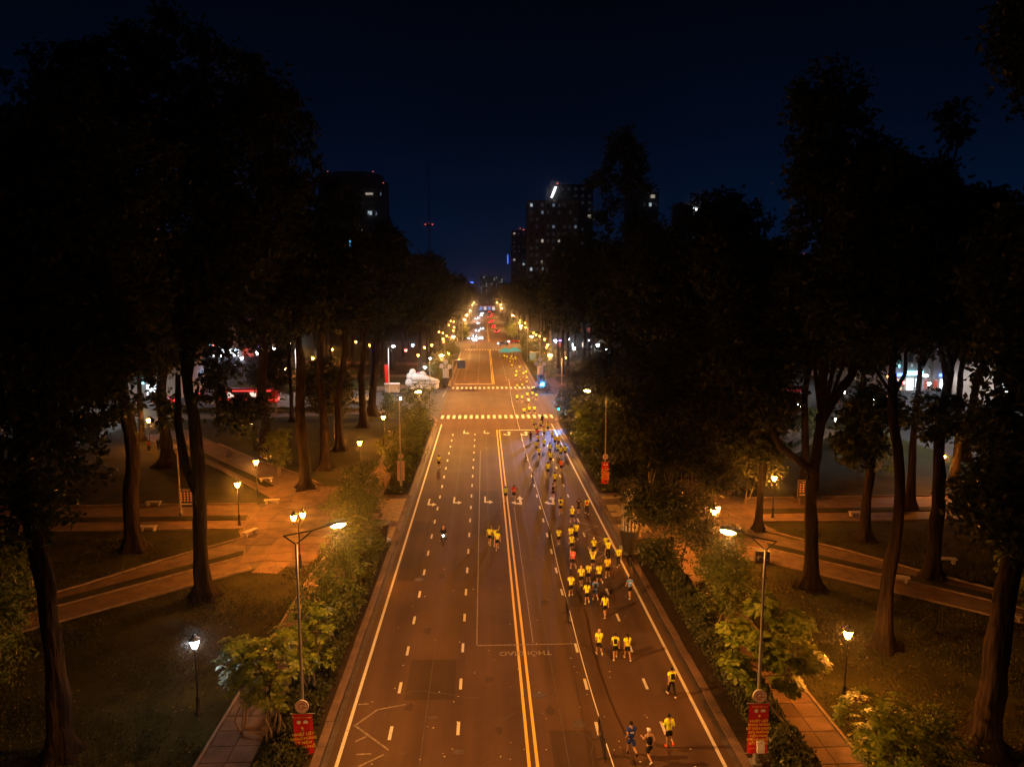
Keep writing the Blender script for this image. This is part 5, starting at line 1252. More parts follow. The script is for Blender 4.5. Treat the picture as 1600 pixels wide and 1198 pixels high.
for y in (-0.62, 0.62):
    w = empty('wheel', (0, y, 0.27), 0, SC)
    ring_tyre(MB(), (0, 0, 0), 0.22, 0.05).build('tyre', M['tyre'], w)
    hb_ = MB(); hb_.tube([(-0.04, 0, 0), (0.04, 0, 0)], 0.05, 8)
    for k in range(5):
        a = 2 * math.pi * k / 5; hb_.tube([(0, 0, 0), (0, 0.19 * math.cos(a), 0.19 * math.sin(a))], 0.014, 5)
    hb_.build('rim', M['rim'], w)
MB().tube([(0, -0.72, 0.62), (0, -0.45, 0.60), (0, -0.1, 0.52), (0, 0.05, 0.34)], [0.10, 0.16, 0.15, 0.10], 8).build('rear_body', M['scooter_paint'], SC)
MB().box(-0.13, 0.13, -0.05, 0.34, 0.26, 0.33).build('footboard', M['scooter_paint'], SC)
MB().tube([(0, 0.34, 0.30), (0, 0.44, 0.60), (0, 0.42, 0.92)], [0.14, 0.19, 0.13], 8).build('front_shield', M['scooter_paint'], SC)
MB().tube([(0, 0.62, 0.27), (0, 0.55, 0.55), (0, 0.40, 0.98)], [0.035, 0.03, 0.03], 6).build('fork', M['rim'], SC)
MB().tube([(0, 0.78, 0.50), (0, 0.62, 0.56), (0, 0.46, 0.48)], [0.02, 0.075, 0.05], 8).build('mudguard', M['scooter_paint'], SC)
MB().tube([(-0.33, 0.30, 1.03), (-0.1, 0.40, 1.0), (0.1, 0.40, 1.0), (0.33, 0.30, 1.03)], 0.018, 6).build('handlebar', M['tyre'], SC)
MB().tube([(0, -0.62, 0.78), (0, -0.2, 0.77), (0, 0.08, 0.76)], [0.11, 0.14, 0.10], 8).build('seat', M['seat_black'], SC)
for s_ in (-1, 1): MB().tube([(0.25 * s_, 0.34, 1.03), (0.30 * s_, 0.33, 1.22)], 0.008, 5).ball((0.31 * s_, 0.33, 1.24), 0.05, 0.015, 0.035, 8, 5).build('mirror', M['tyre'], SC)
MB().ball((0, 0.53, 0.90), 0.075, 0.04, 0.06, 8, 5).build('headlight', M['headlight'], SC)
MB().box(-0.06, 0.06, -0.80, -0.75, 0.62, 0.68).build('tail_light', M['tail_red'], SC)
rd = person(g.x, g.y + 0.12, 'scooter rider in dark jacket with an orange helmet', 'ride', top='shirt_black', kind='long_shirt', low='trousers', head='cap', headc='helmet_orange', print_=None, shoe='shoe_black', rz=R(182), h=1.66, group=None)
# ================================================================ things on the avenue and in the park
# ---- crowd barriers and the tape strung between them
mat('tape_white', (0.75, 0.72, 0.68), 0.6)
BAR = None
def barrier(x, y, label, rz=0.0):
    global BAR
    if BAR is None:
        t = thing('crowd_barrier', label, 'barrier', (x, y, 0), rz, 'crowd barriers beside the runners')
        f = MB(); L_, H_ = 1.1, 1.08
        f.tube([(0, -L_, 0.12), (0, -L_, H_), (0, L_, H_), (0, L_, 0.12), (0, -L_, 0.12)], 0.022, 6).build('frame', M['black_iron'], t)
        bar = MB().tube([(0, 0, 0.12), (0, 0, H_)], 0.011, 5).mesh('bar'); bar.materials.append(M['black_iron'])
        for k in range(9): put('bar', bar, None, t, (0, -L_ + 2 * L_ * (k + 1) / 10, 0))
        for yy in (-0.75, 0.75): MB().tube([(-0.32, yy, 0.02), (-0.05, yy, 0.12), (0.05, yy, 0.12), (0.32, yy, 0.02)], 0.02, 5).build('foot', M['black_iron'], t)
        BAR = tree_of(t); return t
    c = copy_tree(BAR); c.location = (x, y, 0); c.rotation_euler = (0, 0, rz); tag(c, label, 'barrier', 'crowd barriers beside the runners')
    return c
bp = [G(947, 1190), G(890, 975), G(861, 851), G(834, 757), G(823, 721), G(814, 686), G(808, 664), G(803, 647), G(798, 625), G(797, 610), G(795, 598)]
pts_ = []
for k, g in enumerate(bp):
    x = g.x - 0.05; y = g.y
    if k < 6: barrier(x, y + 0.9, 'black crowd barrier beside the runners, %s from the viewpoint' % ORD[k], R(-1.5))
    pts_.append((x, y))
def tape(a, b, k, lab):
    A = Vector((*a, 1.06)); B = Vector((*b, 1.06)); n = 8; v = []; f = []
    for i in range(n + 1):
        t = i / n; p = A.lerp(B, t); p.z -= 0.22 * 4 * t * (1 - t) * min(1, (B - A).length / 12)
        v += [p + Vector((-0.006, 0, -0.035)), p + Vector((0.006, 0, 0.035)), p + Vector((0.026, 0, 0.03)), p + Vector((0.014, 0, -0.04))]
    for i in range(n):
        for j in range(4): f.append((4 * i + j, 4 * i + (j + 1) % 4, 4 * i + 4 + (j + 1) % 4, 4 * i + 4 + j))
    o = MB().add(v, f).build('barrier_tape', M['tape_white'])
    return tag(o, lab, 'tape', 'white tape beside the runners')
tape((pts_[0][0] + 0.35, 24.0), (pts_[0][0], pts_[0][1] - 0.2), 0, 'white tape running out of view from the nearest barrier')
for k in range(5):
    a, b = pts_[k], pts_[k + 1]
    tape((a[0], a[1] + 2.0), (b[0], b[1] - 0.2), k, 'white tape between the %s and %s barrier' % (ORD[k], ORD[k + 1]))
for k in range(5, 10):
    tape(pts_[k] if k > 5 else (pts_[5][0], pts_[5][1] + 2), pts_[k + 1], k, 'white tape across the crossing, %s length' % ORD[k - 5])
for k, g in enumerate(bp[6:]):
    t = thing('tape_post', 'thin post holding the tape on the crossing, %s from the viewpoint' % ORD[k], 'post', (g.x - 0.05, g.y, 0), 0, 'tape posts on the crossing')
    MB().tube([(0, 0, 0.04), (0, 0, 1.1)], 0.03, 6).build('pole', M['black_iron'], t); MB().lathe([(0.2, 0), (0.2, 0.04), (0.03, 0.06)], 10).build('base', M['black_iron'], t)
a, b = G(692, 628), G(704, 600); tape((a.x, a.y), (b.x, b.y), 0, 'white tape at the left side of the crossing')
# ---- tubs with white disc flowers at the corners and the plaza entrances
mat('disc_white', (0.50, 0.46, 0.42), 0.6); mat('tub_dark', (0.035, 0.03, 0.03), 0.5, var=0.2, scale=3); mat('slat_white', (0.42, 0.37, 0.31), 0.7)
def flower_tub(x, y, label, s=1.0, discs=((0.0, 4.95, 0.62),), slats=True):
    t = thing('flower_tub', label, 'planter', (x, y, KZ), 0, 'tubs with white discs'); t.scale = (s, s, s)
    MB().lathe([(0.95, 0), (1.0, 0.1), (1.0, 0.36), (0.9, 0.42), (0.55, 0.44)], 20).build('base_ring', M['tub_dark'], t)
    MB().lathe([(0.55, 0.42), (0.66, 1.0), (0.86, 2.0), (0.92, 2.15), (0.80, 2.1)], 18).build('tub', M['tub_dark'], t)
    if not discs: slats = False
    sl = MB().box(-0.075, 0.075, -0.015, 0.015, 0, 2.2).mesh('slat'); sl.materials.append(M['slat_white'])
    for k in range(14 if slats else 0):
        a = 2 * math.pi * k / 14
        o = put('slat', sl, None, t, (0.66 * math.cos(a), 0.66 * math.sin(a), 1.9)); o.rotation_euler = (R(-7) * 0, 0, a + math.pi / 2)
    for cx, cz, r_ in discs:
        MB().tube([(cx * 0.3, 0.04, 2.0), (cx, 0.04, cz)], 0.04, 6).build('stem', M['slat_white'], t)
        d = MB().disc((cx, 0, cz), r_, 0.10, 22).build('disc', M['disc_white'], t)
        MB().disc((cx, -0.101, cz), r_ * 0.35, 0.01, 14).build('disc_centre', M['slat_white'], d)
    return t
g = G(983, 866); flower_tub(g.x, g.y, 'dark round tub with one big white disc at the right plaza entrance', 1.0)
g = G(606, 852); flower_tub(g.x - 0.6, g.y, 'dark round tub without any disc at the left plaza entrance', 0.9, ())
three = ((0.0, 5.7, 0.52), (-0.95, 4.75, 0.50), (0.85, 4.6, 0.50), (0.25, 3.8, 0.40))
g = G(697, 605); flower_tub(g.x, g.y, 'tub with a cluster of white discs at the far left corner of the crossing', 1.0, three)
g = G(838, 600); flower_tub(g.x + 0.9, g.y, 'tub with a cluster of white discs at the far right corner of the crossing', 1.0, three)
# ---- traffic signals
glow('signal_green', (0.0, 0.75, 0.62), 30); glow('signal_blue', (0.02, 0.42, 1.0), 160); glow('signal_red', (1.0, 0.03, 0.03), 25)
def signal(x, y, zt, label, lit, arm=0.0, col='signal_green'):
    t = thing('traffic_signal', label, 'traffic signal', (x, y, KZ))
    MB().tube([(0, 0, 0), (0, 0, zt)], [0.09, 0.06], 8).build('pole', M['pole_grey'], t)
    if arm: MB().tube([(0, 0, zt), (arm, 0, zt + 0.1)], 0.045, 6).build('arm', M['pole_grey'], t)
    for k, z in enumerate(lit):
        h = MB().box(arm - 0.22, arm + 0.22, -0.20, -0.02, z - 0.65, z + 0.65).build('signal_head', M['black_iron'], t)
        for j in range(3):
            MB().ball((arm, -0.20, z + 0.42 - 0.42 * j), 0.16, 0.05, 0.16, 10, 5).build('signal_light', M[col] if j == 2 else M['tyre'], h)
    return t
g = G(869, 660); signal(g.x + 0.4, g.y, 4.6, 'green traffic signal on a post at the right corner before the crossing', (4.2, 2.6))
sp = bpy.data.lights.new('signal_glow', 'SPOT'); sp.energy = 26000; sp.color = (0.04, 0.34, 1.0); sp.shadow_soft_size = 0.16; sp.spot_size = R(50); sp.spot_blend = 0.9
spo = bpy.data.objects.new('signal_glow', sp); spo.location = (g.x + 0.3, g.y - 0.5, 4.0); link(spo)
spo.rotation_euler = (Vector((9.3, 97, 0)) - spo.location).to_track_quat('-Z', 'Y').to_euler()
# police car parked beyond the crossing, its blue light bar lit
def car(label, x, y, rz, col, lights='none', bar=False, group='cars on the avenue', cat='car', name='car'):
    t = thing(name, label, cat, (x, y, 0), rz, group)
    prof = [(-2.15, 0.35), (-2.2, 0.75), (-2.05, 0.98), (-1.35, 1.06), (-0.95, 1.42), (0.55, 1.45), (1.25, 1.02), (2.0, 0.88), (2.2, 0.62), (2.18, 0.35)]
    b = MB(); n = len(prof)
    def w(z): return 0.88 if z < 1.07 else 0.68
    v = [(-w(z), yy, z) for yy, z in prof] + [(w(z), yy, z) for yy, z in prof]
    b.add(v, [tuple(range(n)), tuple(range(2 * n - 1, n - 1, -1))] + [((i + 1) % n, i, n + i, n + (i + 1) % n) for i in range(n)])
    b.build('body', M[col], t)
    gl = MB()
    gl.add([(-0.70, -1.31, 1.10), (0.70, -1.31, 1.10), (0.62, -1.0, 1.385), (-0.62, -1.0, 1.385)], [(0, 1, 2, 3)]).build('rear_window', M['car_glass'], t)
    MB().add([(-0.70, 1.21, 1.09), (0.70, 1.21, 1.09), (0.62, 0.66, 1.40), (-0.62, 0.66, 1.40)], [(3, 2, 1, 0)]).build('windscreen', M['car_glass'], t)
    for s in (-1, 1):
        MB().add([(s * 0.85, -1.15, 1.10), (s * 0.85, 1.05, 1.10), (s * 0.70, 0.5, 1.40), (s * 0.70, -0.9, 1.40)], [(0, 1, 2, 3) if s > 0 else (3, 2, 1, 0)]).build('side_window', M['car_glass'], t)
        for yy in (-1.35, 1.38):
            MB().tube([(s * 0.72, yy, 0.33), (s * 0.92, yy, 0.33)], 0.33, 14, smooth=False).build('wheel', M['tyre'], t)
        MB().box(s * 0.66 - 0.16, s * 0.66 + 0.16, 2.15, 2.23, 0.62, 0.76).build('headlight', M['headlight_far'] if 'f' in lights else M['rim'], t)
        MB().box(s * 0.66 - 0.16, s * 0.66 + 0.16, -2.24, -2.16, 0.72, 0.90).build('tail_light', M['tail_red'] if 'r' in lights else M['sign_red'], t)
    if bar:
        MB().box(-0.55, 0.55, -0.35, -0.10, 1.46, 1.58).build('light_bar', M['black_iron'], t)
        for s in (-1, 1): MB().ball((s * 0.55, -0.22, 1.72), 0.34, 0.28, 0.24, 10, 6).build('beacon', M['signal_blue'], t)
    return t
mat('car_white', (0.6, 0.6, 0.6), 0.3, coat=0.5); mat('car_dark', (0.02, 0.02, 0.025), 0.25, coat=0.6); mat('car_silver', (0.3, 0.31, 0.33), 0.3, metal=0.5); mat('car_red', (0.4, 0.015, 0.015), 0.3, coat=0.5)
mat('car_glass', (0.01, 0.012, 0.015), 0.08, spec=0.8); glow('headlight_far', (0.92, 0.96, 1.0), 160)
g = G(846, 613); pc = car('patrol car with two glowing blue beacons on the far right corner of the crossing', g.x, g.y + 0.5, R(75), 'car_dark', bar=True, cat='patrol car', group=None)
for s in (-1.6, 1.6):
    q = bpy.data.lights.new('beacon_light', 'POINT'); q.energy = 250; q.color = (0.03, 0.34, 1.0); q.shadow_soft_size = 0.3
    link(bpy.data.objects.new('beacon_light', q), pc).location = (s * 0.3, -0.22, 2.15)
for k, (px, py, rz, col, li, lab) in enumerate((
    (787, 539, 92, 'car_dark', 'fr', 'dark car turning across the second crossing'), (803, 536, 96, 'car_red', 'fr', 'red car behind the dark turning car'),
    (742, 533, 180, 'car_white', 'f', 'white car with dazzling headlights, nearest oncoming at the second crossing'), (751, 530, 180, 'car_silver', 'f', 'silver car with dazzling headlights right of the nearest oncoming'), (735, 530, 180, 'car_dark', 'f', 'dark oncoming car with headlights left of the nearest oncoming'),
    (746, 518, 180, 'car_dark', 'f', 'dark oncoming car with headlights beyond the second crossing'), (771, 513, 0, 'car_red', 'r', 'red car driving away beyond the second crossing'), (777, 519, 0, 'car_dark', 'r', 'dark car driving away with glowing tail lights'),
    (766, 505, 0, 'car_silver', 'r', 'silver car driving away far down the avenue'), (748, 498, 180, 'car_white', 'f', 'white oncoming car far down the avenue'), (768, 495, 0, 'car_dark', 'r', 'dark car driving away near the end of the avenue'), (752, 492, 180, 'car_dark', 'f', 'dark oncoming car near the end of the avenue'))):
    g = G(px, py); car(lab, g.x, g.y, R(rz), col, li)
for k, (x, y, rz, col, li, lab) in enumerate(((-24, 138.5, 90, 'car_white', 'fr', 'white car on the left cross street near the corner'), (-33, 148, -90, 'car_dark', 'fr', 'dark car on the far lane of the left cross street'), (-56, 147, -90, 'car_silver', 'fr', 'silver car farther along the left cross street'), (-62, 139, 90, 'car_red', 'fr', 'red car at the far end of the left cross street'),
        (70, 121, 0, 'car_silver', 'r', 'silver car in the right side street before the shops'), (78, 133, 90, 'car_dark', 'fr', 'dark car on the right cross street by the shops'), (86, 128, 90, 'car_white', 'f', 'white car parked before the violet lit shops'), (66, 147, -90, 'car_red', 'fr', 'red car on the right cross street'))):
    car(lab, x, y, R(rz), col, li, group='cars on the cross street')
for k in range(12):
    r6 = random.Random(60 + k); y = 330 + k * 32; inb = k % 2 == 0
    car('%s far down the avenue among the traffic' % ('small oncoming car' if inb else 'small car driving away'), (-3.0 if inb else 6.5) + r6.uniform(-2.5, 2.5), y, R(180 if inb else 0), 'car_dark', 'f' if inb else 'r', group='far traffic')
# ---- blue canopies of the race stand
mat('canopy_blue', (0.02, 0.20, 0.55), 0.5, var=0.1, scale=1)
def canopy(px, py, label, w=4.2, d=3.0):
    g = G(px, py); t = thing('race_canopy', label, 'canopy', (g.x, g.y, 0), 0, 'blue canopies by the road')
    for sx in (-1, 1):
        for sy in (-1, 1): MB().tube([(sx * w / 2, sy * d / 2, 0), (sx * w / 2, sy * d / 2, 2.5)], 0.04, 6).build('leg', M['pole_grey'], t)
    v = [(-w / 2, -d / 2, 2.5), (w / 2, -d / 2, 2.5), (w / 2, d / 2, 2.5), (-w / 2, d / 2, 2.5), (0, 0, 3.5), (-w / 2, -d / 2, 2.1), (w / 2, -d / 2, 2.1), (w / 2, d / 2, 2.1), (-w / 2, d / 2, 2.1)]
    MB().add(v, [(0, 1, 4), (1, 2, 4), (2, 3, 4), (3, 0, 4), (5, 6, 1, 0), (6, 7, 2, 1), (7, 8, 3, 2), (8, 5, 0, 3)]).build('roof', M['canopy_blue'], t)
canopy(790, 560, 'blue pointed canopy over the far runners, left one'); canopy(804, 559, 'blue pointed canopy over the far runners, right one')
# ---- overhead signs on cantilever posts
mat('sign_blue', (0.02, 0.06, 0.14), 0.4)
def gantry(x, y, zt, arm, label, panel=(1.6, 1.0)):
    t = thing('overhead_sign', label, 'road sign', (x, y, KZ))
    MB().tube([(0, 0, 0), (0, 0, zt - 0.4), (arm * 0.06, 0, zt), (arm, 0, zt + 0.05)], [0.12, 0.1, 0.09, 0.06], 8).build('post', M['pole_grey'], t)
    MB().box(min(arm, arm * 0.35), max(arm, arm * 0.35), -0.14, -0.08, zt - 1.9, zt - 0.15).build('panel', M['sign_blue'], t)
g = G(703, 606); gantry(g.x + 0.6, g.y + 2, 6.0, 2.8, 'overhead road sign reaching in from the left beyond the crossing')
g = G(836, 590); gantry(g.x + 1.2, g.y, 6.3, -2.6, 'overhead road sign reaching in from the right beyond the crossing')
# ---- the white shoe shaped display, the white booth, the wrapped stall
mat('display_white', (0.55, 0.51, 0.47), 0.55, var=0.12, scale=1.2); mat('display_pink', (0.62, 0.06, 0.10), 0.5)
g = G(664, 607); t = thing('shoe_display', 'giant white running shoe display on the far left corner', 'display', (g.x, g.y, KZ), R(-4))
def loft(mb, secs, n=14):
    v = []; f = []
    for (x, cy_, w, z0, z1, rnd) in secs:
        for k in range(n):
            a = 2 * math.pi * k / n; c, s = math.cos(a), math.sin(a)
            v.append((x, cy_ + w * math.copysign(abs(c) ** rnd, c), (z0 + z1) / 2 + (z1 - z0) / 2 * math.copysign(abs(s) ** rnd, s)))
    for i in range(len(secs) - 1):
        for k in range(n): f.append((i * n + k, i * n + (k + 1) % n, (i + 1) * n + (k + 1) % n, (i + 1) * n + k))
    mb.add(v, f, True); mb.add(v[:n], [tuple(range(n))]); mb.add(v[-n:], [tuple(range(n - 1, -1, -1))]); return mb
loft(MB(), [(-2.9, 0, 0.7, 1.0, 1.5, 0.6), (-2.4, 0, 1.0, 0.95, 1.55, 0.6), (-0.5, 0, 0.85, 1.0, 1.5, 0.6), (1.6, 0, 1.1, 1.0, 1.45, 0.6), (2.9, 0, 0.8, 1.1, 1.5, 0.6), (3.3, 0, 0.3, 1.25, 1.5, 0.6)]).build('sole', M['display_white'], t)
loft(MB(), [(-2.85, 0, 0.5, 1.5, 3.1, 0.8), (-2.3, 0, 0.8, 1.5, 3.5, 0.8), (-1.4, 0, 0.8, 1.5, 3.3, 0.8), (-0.4, 0, 0.8, 1.5, 3.3, 0.8), (0.7, 0, 0.9, 1.45, 2.7, 0.8), (1.8, 0, 0.95, 1.45, 2.3, 0.8), (2.8, 0, 0.7, 1.45, 2.0, 0.8), (3.2, 0, 0.25, 1.45, 1.7, 0.8)]).build('upper', M['display_white'], t)
loft(MB(), [(-1.1, 0, 0.3, 3.1, 3.7, 0.8), (-0.4, 0, 0.42, 3.1, 3.9, 0.8), (0.3, 0, 0.3, 2.7, 3.3, 0.8)]).build('tongue', M['display_white'], t)
for k in range(4): MB().tube([(0.0 + 0.42 * k, -0.62, 2.9 - 0.26 * k), (0.1 + 0.42 * k, 0, 3.12 - 0.27 * k), (0.0 + 0.42 * k, 0.62, 2.9 - 0.26 * k)], 0.07, 6).build('lace', M['display_pink'], t)
MB().box(-3.0, 3.0, -1.1, 1.1, 0.0, 0.95).build('plinth', M['display_white'], t)
g = G(645, 606); t = thing('balloon_display', 'white rounded balloon display left of the giant shoe', 'display', (g.x, g.y, KZ))
for x, z, r_ in ((-0.7, 1.1, 1.0), (0.5, 1.0, 0.95), (-0.5, 2.5, 0.9), (0.45, 2.4, 0.8), (0.0, 3.5, 0.75)): MB().ball((x, 0, z), r_, r_ * 0.8, r_, 14, 9).build('balloon', M['display_white'], t)
MB().box(1.05, 1.5, -0.7, -0.5, 0, 3.6).build('pennant', M['display_pink'], t)
g = G(613, 613); t = thing('white_booth', 'low white booth with ribbed sides across the left cross street', 'booth', (g.x, g.y, KZ), R(6))
MB().box(-1.55, 1.55, -0.9, 0.9, 0.05, 1.75).build('body', M['display_white'], t); MB().box(-1.65, 1.65, -1.0, 1.0, 1.75, 1.85).build('lid', M['sign_white'], t)
for k in range(6): MB().box(-1.5 + 0.58 * k, -1.42 + 0.58 * k, -0.94, -0.901, 0.1, 1.72).build('rib', M['sign_white'], t)
g = G(605, 613); a = AT(605, 570, g.y); banner('orange red banner on the tall white post across the left cross street', g.x + 0.05, g.y, a.z, 0.9, 3.9, M['banner_bright'], 17, back=True)
# ---- litter bins, benches, boards, boxes in the park
mat('stone', (0.36, 0.30, 0.25), 0.8, var=0.25, scale=3, bump=0.3)
def bench(px, py, rz, label, w=1.5):
    g = G(px, py, KZ); t = thing('stone_bench', label, 'bench', (g.x, g.y, KZ), R(rz), 'stone benches')
    MB().box(-w / 2, w / 2, -0.24, 0.24, 0.38, 0.47).build('seat', M['stone'], t)
    for s in (-1, 1): MB().prism([(s * w * 0.36 - 0.09, -0.19), (s * w * 0.36 + 0.09, -0.19), (s * w * 0.36 + 0.09, 0.19), (s * w * 0.36 - 0.09, 0.19)], 0, 0.379).build('support', M['stone'], t)
bench(391, 836, 62, 'pale stone bench end on at the lawn corner left of the twin lantern'); bench(425, 787, 8, 'stone bench beside the lamp at the far side of the left plaza'); bench(416, 752, 20, 'stone bench by the root of the tree left of the plaza')
bench(232, 829, 2, 'stone bench on the horizontal left path beside the knobbly trunk'); bench(1399, 908, -22, 'stone bench with open front at the right diagonal path', 1.9); bench(1478, 880, -10, 'stone bench in the dark lawn at the right')
bench(1575, 968, -30, 'stone bench at the far right path edge'); bench(1338, 806, 4, 'stone bench on the horizontal right path'); bench(240, 790, 0, 'stone bench before the left info board')
def iron_bench(px, py, rz, label):
    g = G(px, py, KZ); t = thing('park_bench', label, 'bench', (g.x, g.y, KZ), R(rz), 'iron park benches')
    for k in range(3): MB().box(-0.75, 0.75, -0.2 + 0.15 * k, -0.08 + 0.15 * k, 0.42, 0.45).build('seat_slat', M['tub_dark'], t)
    for k in range(3): MB().box(-0.75, 0.75, 0.26 + 0.03 * k, 0.29 + 0.03 * k, 0.54 + 0.14 * k, 0.64 + 0.14 * k).build('back_slat', M['tub_dark'], t)
    for s in (-1, 1): MB().tube([(s * 0.68, -0.2, 0), (s * 0.68, -0.18, 0.42), (s * 0.68, 0.24, 0.42), (s * 0.68, 0.34, 0.95)], 0.025, 6).tube([(s * 0.68, 0.28, 0), (s * 0.68, 0.22, 0.42)], 0.025, 6).build('leg', M['black_iron'], t)
iron_bench(356, 718, -40, 'iron bench with backrest beside the diagonal left path, nearer one'); iron_bench(277, 712, -30, 'iron bench with backrest beside the far left path')
mat('board_dark', (0.02, 0.015, 0.02), 0.35); mat('board_dot', (0.62, 0.36, 0.34), 0.5); mat('board_frame', (0.25, 0.22, 0.2), 0.4, metal=0.5)
def board(px, py, label, rz=0.0):
    g = G(px, py, KZ); t = thing('info_board', label, 'info board', (g.x, g.y, KZ), R(rz), 'info boards')
    MB().box(-0.70, 0.70, -0.05, 0.03, 0.75, 2.55).build('panel', M['board_dark'], t)
    MB().tube([(-0.72, -0.02, 0.74), (0.72, -0.02, 0.74), (0.72, -0.02, 2.57), (-0.72, -0.02, 2.57), (-0.72, -0.02, 0.74)], 0.035, 6).build('frame', M['board_frame'], t)
    for s in (-1, 1): MB().box(s * 0.48 - 0.05, s * 0.48 + 0.05, -0.03, 0.02, 0, 0.74).build('leg', M['board_frame'], t)
    d = MB().disc((0, -0.052, 0), 0.085, 0.012, 12).mesh('dot'); d.materials.append(M['board_dot'])
    for i in range(4):
        for j in range(4): put('dot', d, None, t, (-0.46 + 0.305 * i, 0, 1.40 + 0.245 * j))
    MB().box(-0.52, 0.52, -0.062, -0.051, 0.98, 1.10).build('text_strip', M['disc_white'], t)
    MB().box(-0.35, 0.35, -0.062, -0.051, 2.38, 2.43).build('title_strip', M['board_dot'], t)
board(293, 803, 'dark info board with rows of pale dots on the left lawn'); board(1256, 788, 'dark info board with rows of pale dots on the right lawn', -4)
g = G(1184, 872, KZ); t = thing('utility_box', 'dark scribbled utility box at the foot of the slim lit tree', 'utility box', (g.x, g.y - 0.8, KZ), R(-12))
MB().box(-0.55, 0.55, -0.35, 0.35, 0, 0.95).build('case', M['board_dark'], t); MB().box(-0.6, 0.6, -0.4, 0.4, 0.95, 1.02).build('lid', M['tub_dark'], t)
for k, (x0, x1, z0, z1) in enumerate(((-0.4, -0.1, 0.55, 0.60), (-0.35, -0.3, 0.3, 0.6), (0.0, 0.25, 0.5, 0.54), (0.1, 0.15, 0.3, 0.55), (0.25, 0.42, 0.3, 0.35))): MB().box(x0, x1, -0.356, -0.351, z0, z1).build('scribble', M['disc_white'], t)
def bin_(px, py, label):
    g = G(px, py, KZ); t = thing('litter_bin', label, 'litter bin', (g.x, g.y, KZ), 0, 'litter bins')
    MB().lathe([(0.27, 0.05), (0.30, 0.75)], 12).build('bucket', M['tub_dark'], t)
    for k in range(12):
        a = 2 * math.pi * k / 12; MB().box(-0.045, 0.045, -0.012, 0.012, 0.03, 0.82).build('slat', M['slat_white'], t, (0.325 * math.cos(a), 0.325 * math.sin(a), 0), a + math.pi / 2)
    MB().lathe([(0.36, 0.82), (0.36, 0.87), (0.24, 0.90)], 14).build('rim', M['slat_white'], t)
bin_(52, 916, 'white slatted litter bin at the far left edge'); bin_(610, 682, 'round litter bin with pale rim on the lawn before the left corner')
g = G(1108, 905, KZ); t = thing('notice_board', 'white notice with black symbol on a post in the right strip', 'sign', (g.x - 0.4, g.y, KZ))
zc = AT(1110, 885, g.y).z
MB().box(-0.32, 0.32, -0.03, 0.0, zc - 0.6, zc + 0.5).build('plate', M['disc_white'], t); MB().box(-0.04, 0.04, 0.0, 0.05, 0, zc + 0.4).build('post', M['pole_dark'], t); MB().disc((0, -0.031, zc + 0.1), 0.2, 0.01, 14).build('symbol', M['board_dark'], t)
# ---- the railed stairwell by the left plaza
t = thing('stair_railing', 'black iron railing round the stairs at the left plaza', 'railing', (0, 0, KZ))
pp = [G(537, 800, KZ), G(562, 760, KZ), G(580, 735, KZ), G(618, 730, KZ), G(600, 762, KZ)]
for k, p in enumerate(pp): MB().tube([(p.x, p.y, 0), (p.x, p.y, 1.1)], 0.03, 6).build('post', M['black_iron'], t)
for zz in (1.08, 0.6): MB().tube([(p.x, p.y, zz) for p in pp], 0.03, 6).build('rail', M['black_iron'], t)
# ---- the red bus on the left cross street and the tall red board
mat('bus_red', (0.5, 0.02, 0.02), 0.35, coat=0.3); glow('bus_glow', (1.0, 0.05, 0.04), 2.0); glow('bus_window', (1.0, 0.75, 0.6), 1.2)
t = thing('city_bus', 'red city bus half hidden behind trunks on the left cross street', 'bus', (-45.5, 137.5, 0), 0)
loft(MB(), [(-5.6, 0, 1.15, 0.4, 3.0, 0.25), (-5.3, 0, 1.25, 0.35, 3.1, 0.25), (5.3, 0, 1.25, 0.35, 3.1, 0.25), (5.6, 0, 1.15, 0.4, 3.0, 0.25)], 24).build('body', M['bus_red'], t)
for k in range(7): MB().box(-4.9 + 1.42 * k, -3.75 + 1.42 * k, -1.275, -1.255, 1.5, 2.5).build('window', M['bus_window'] if k % 3 == 1 else M['car_glass'], t)
MB().box(-5.0, 5.0, -1.28, -1.262, 2.66, 2.86).build('side_sign', M['bus_glow'], t); MB().box(-5.0, 5.0, -1.28, -1.262, 1.0, 1.12).build('side_strip', M['bus_glow'], t)
for x in (-3.4, 3.4):
    for s in (-1, 1): MB().tube([(x, s * 0.95, 0.48), (x, s * 1.22, 0.48)], 0.48, 16, smooth=False).build('wheel', M['tyre'], t)
for s in (-1, 1): MB().box(5.56, 5.63, s * 0.8 - 0.2, s * 0.8 + 0.2, 0.8, 1.1).build('tail_light', M['tail_red'], t)
g = G(526, 646, KZ); t = thing('notice_board', 'tall narrow reddish notice board at the cross street edge', 'sign', (g.x, g.y, KZ))
zt = AT(526, 604, g.y).z
MB().box(-0.55, 0.55, -0.06, 0.06, 0.4, zt).build('panel', M['sign_red'], t)
for s in (-1, 1): MB().box(s * 0.6 - 0.05, s * 0.6 + 0.05, -0.07, 0.07, 0, zt + 0.1).build('post', M['pole_dark'], t)
# ---- sign posts along the lawns: thin poles one can see
for k, (px, py, zt, lab) in enumerate(((283, 805, 6.5, 'slim pale post before the left info board'), (1519, 845, 3.0, 'thin dark sapling post in the right lawn'))):
    g = G(px, py, KZ); t = thing('park_post', lab, 'post', (g.x, g.y, KZ)); MB().tube([(0, 0, 0), (0, 0, zt)], [0.10, 0.07], 8).build('pole', M['young_bark'], t); MB().lathe([(0.2, 0), (0.18, 0.2), (0.1, 0.3)], 10).build('base', M['tub_dark'], t)
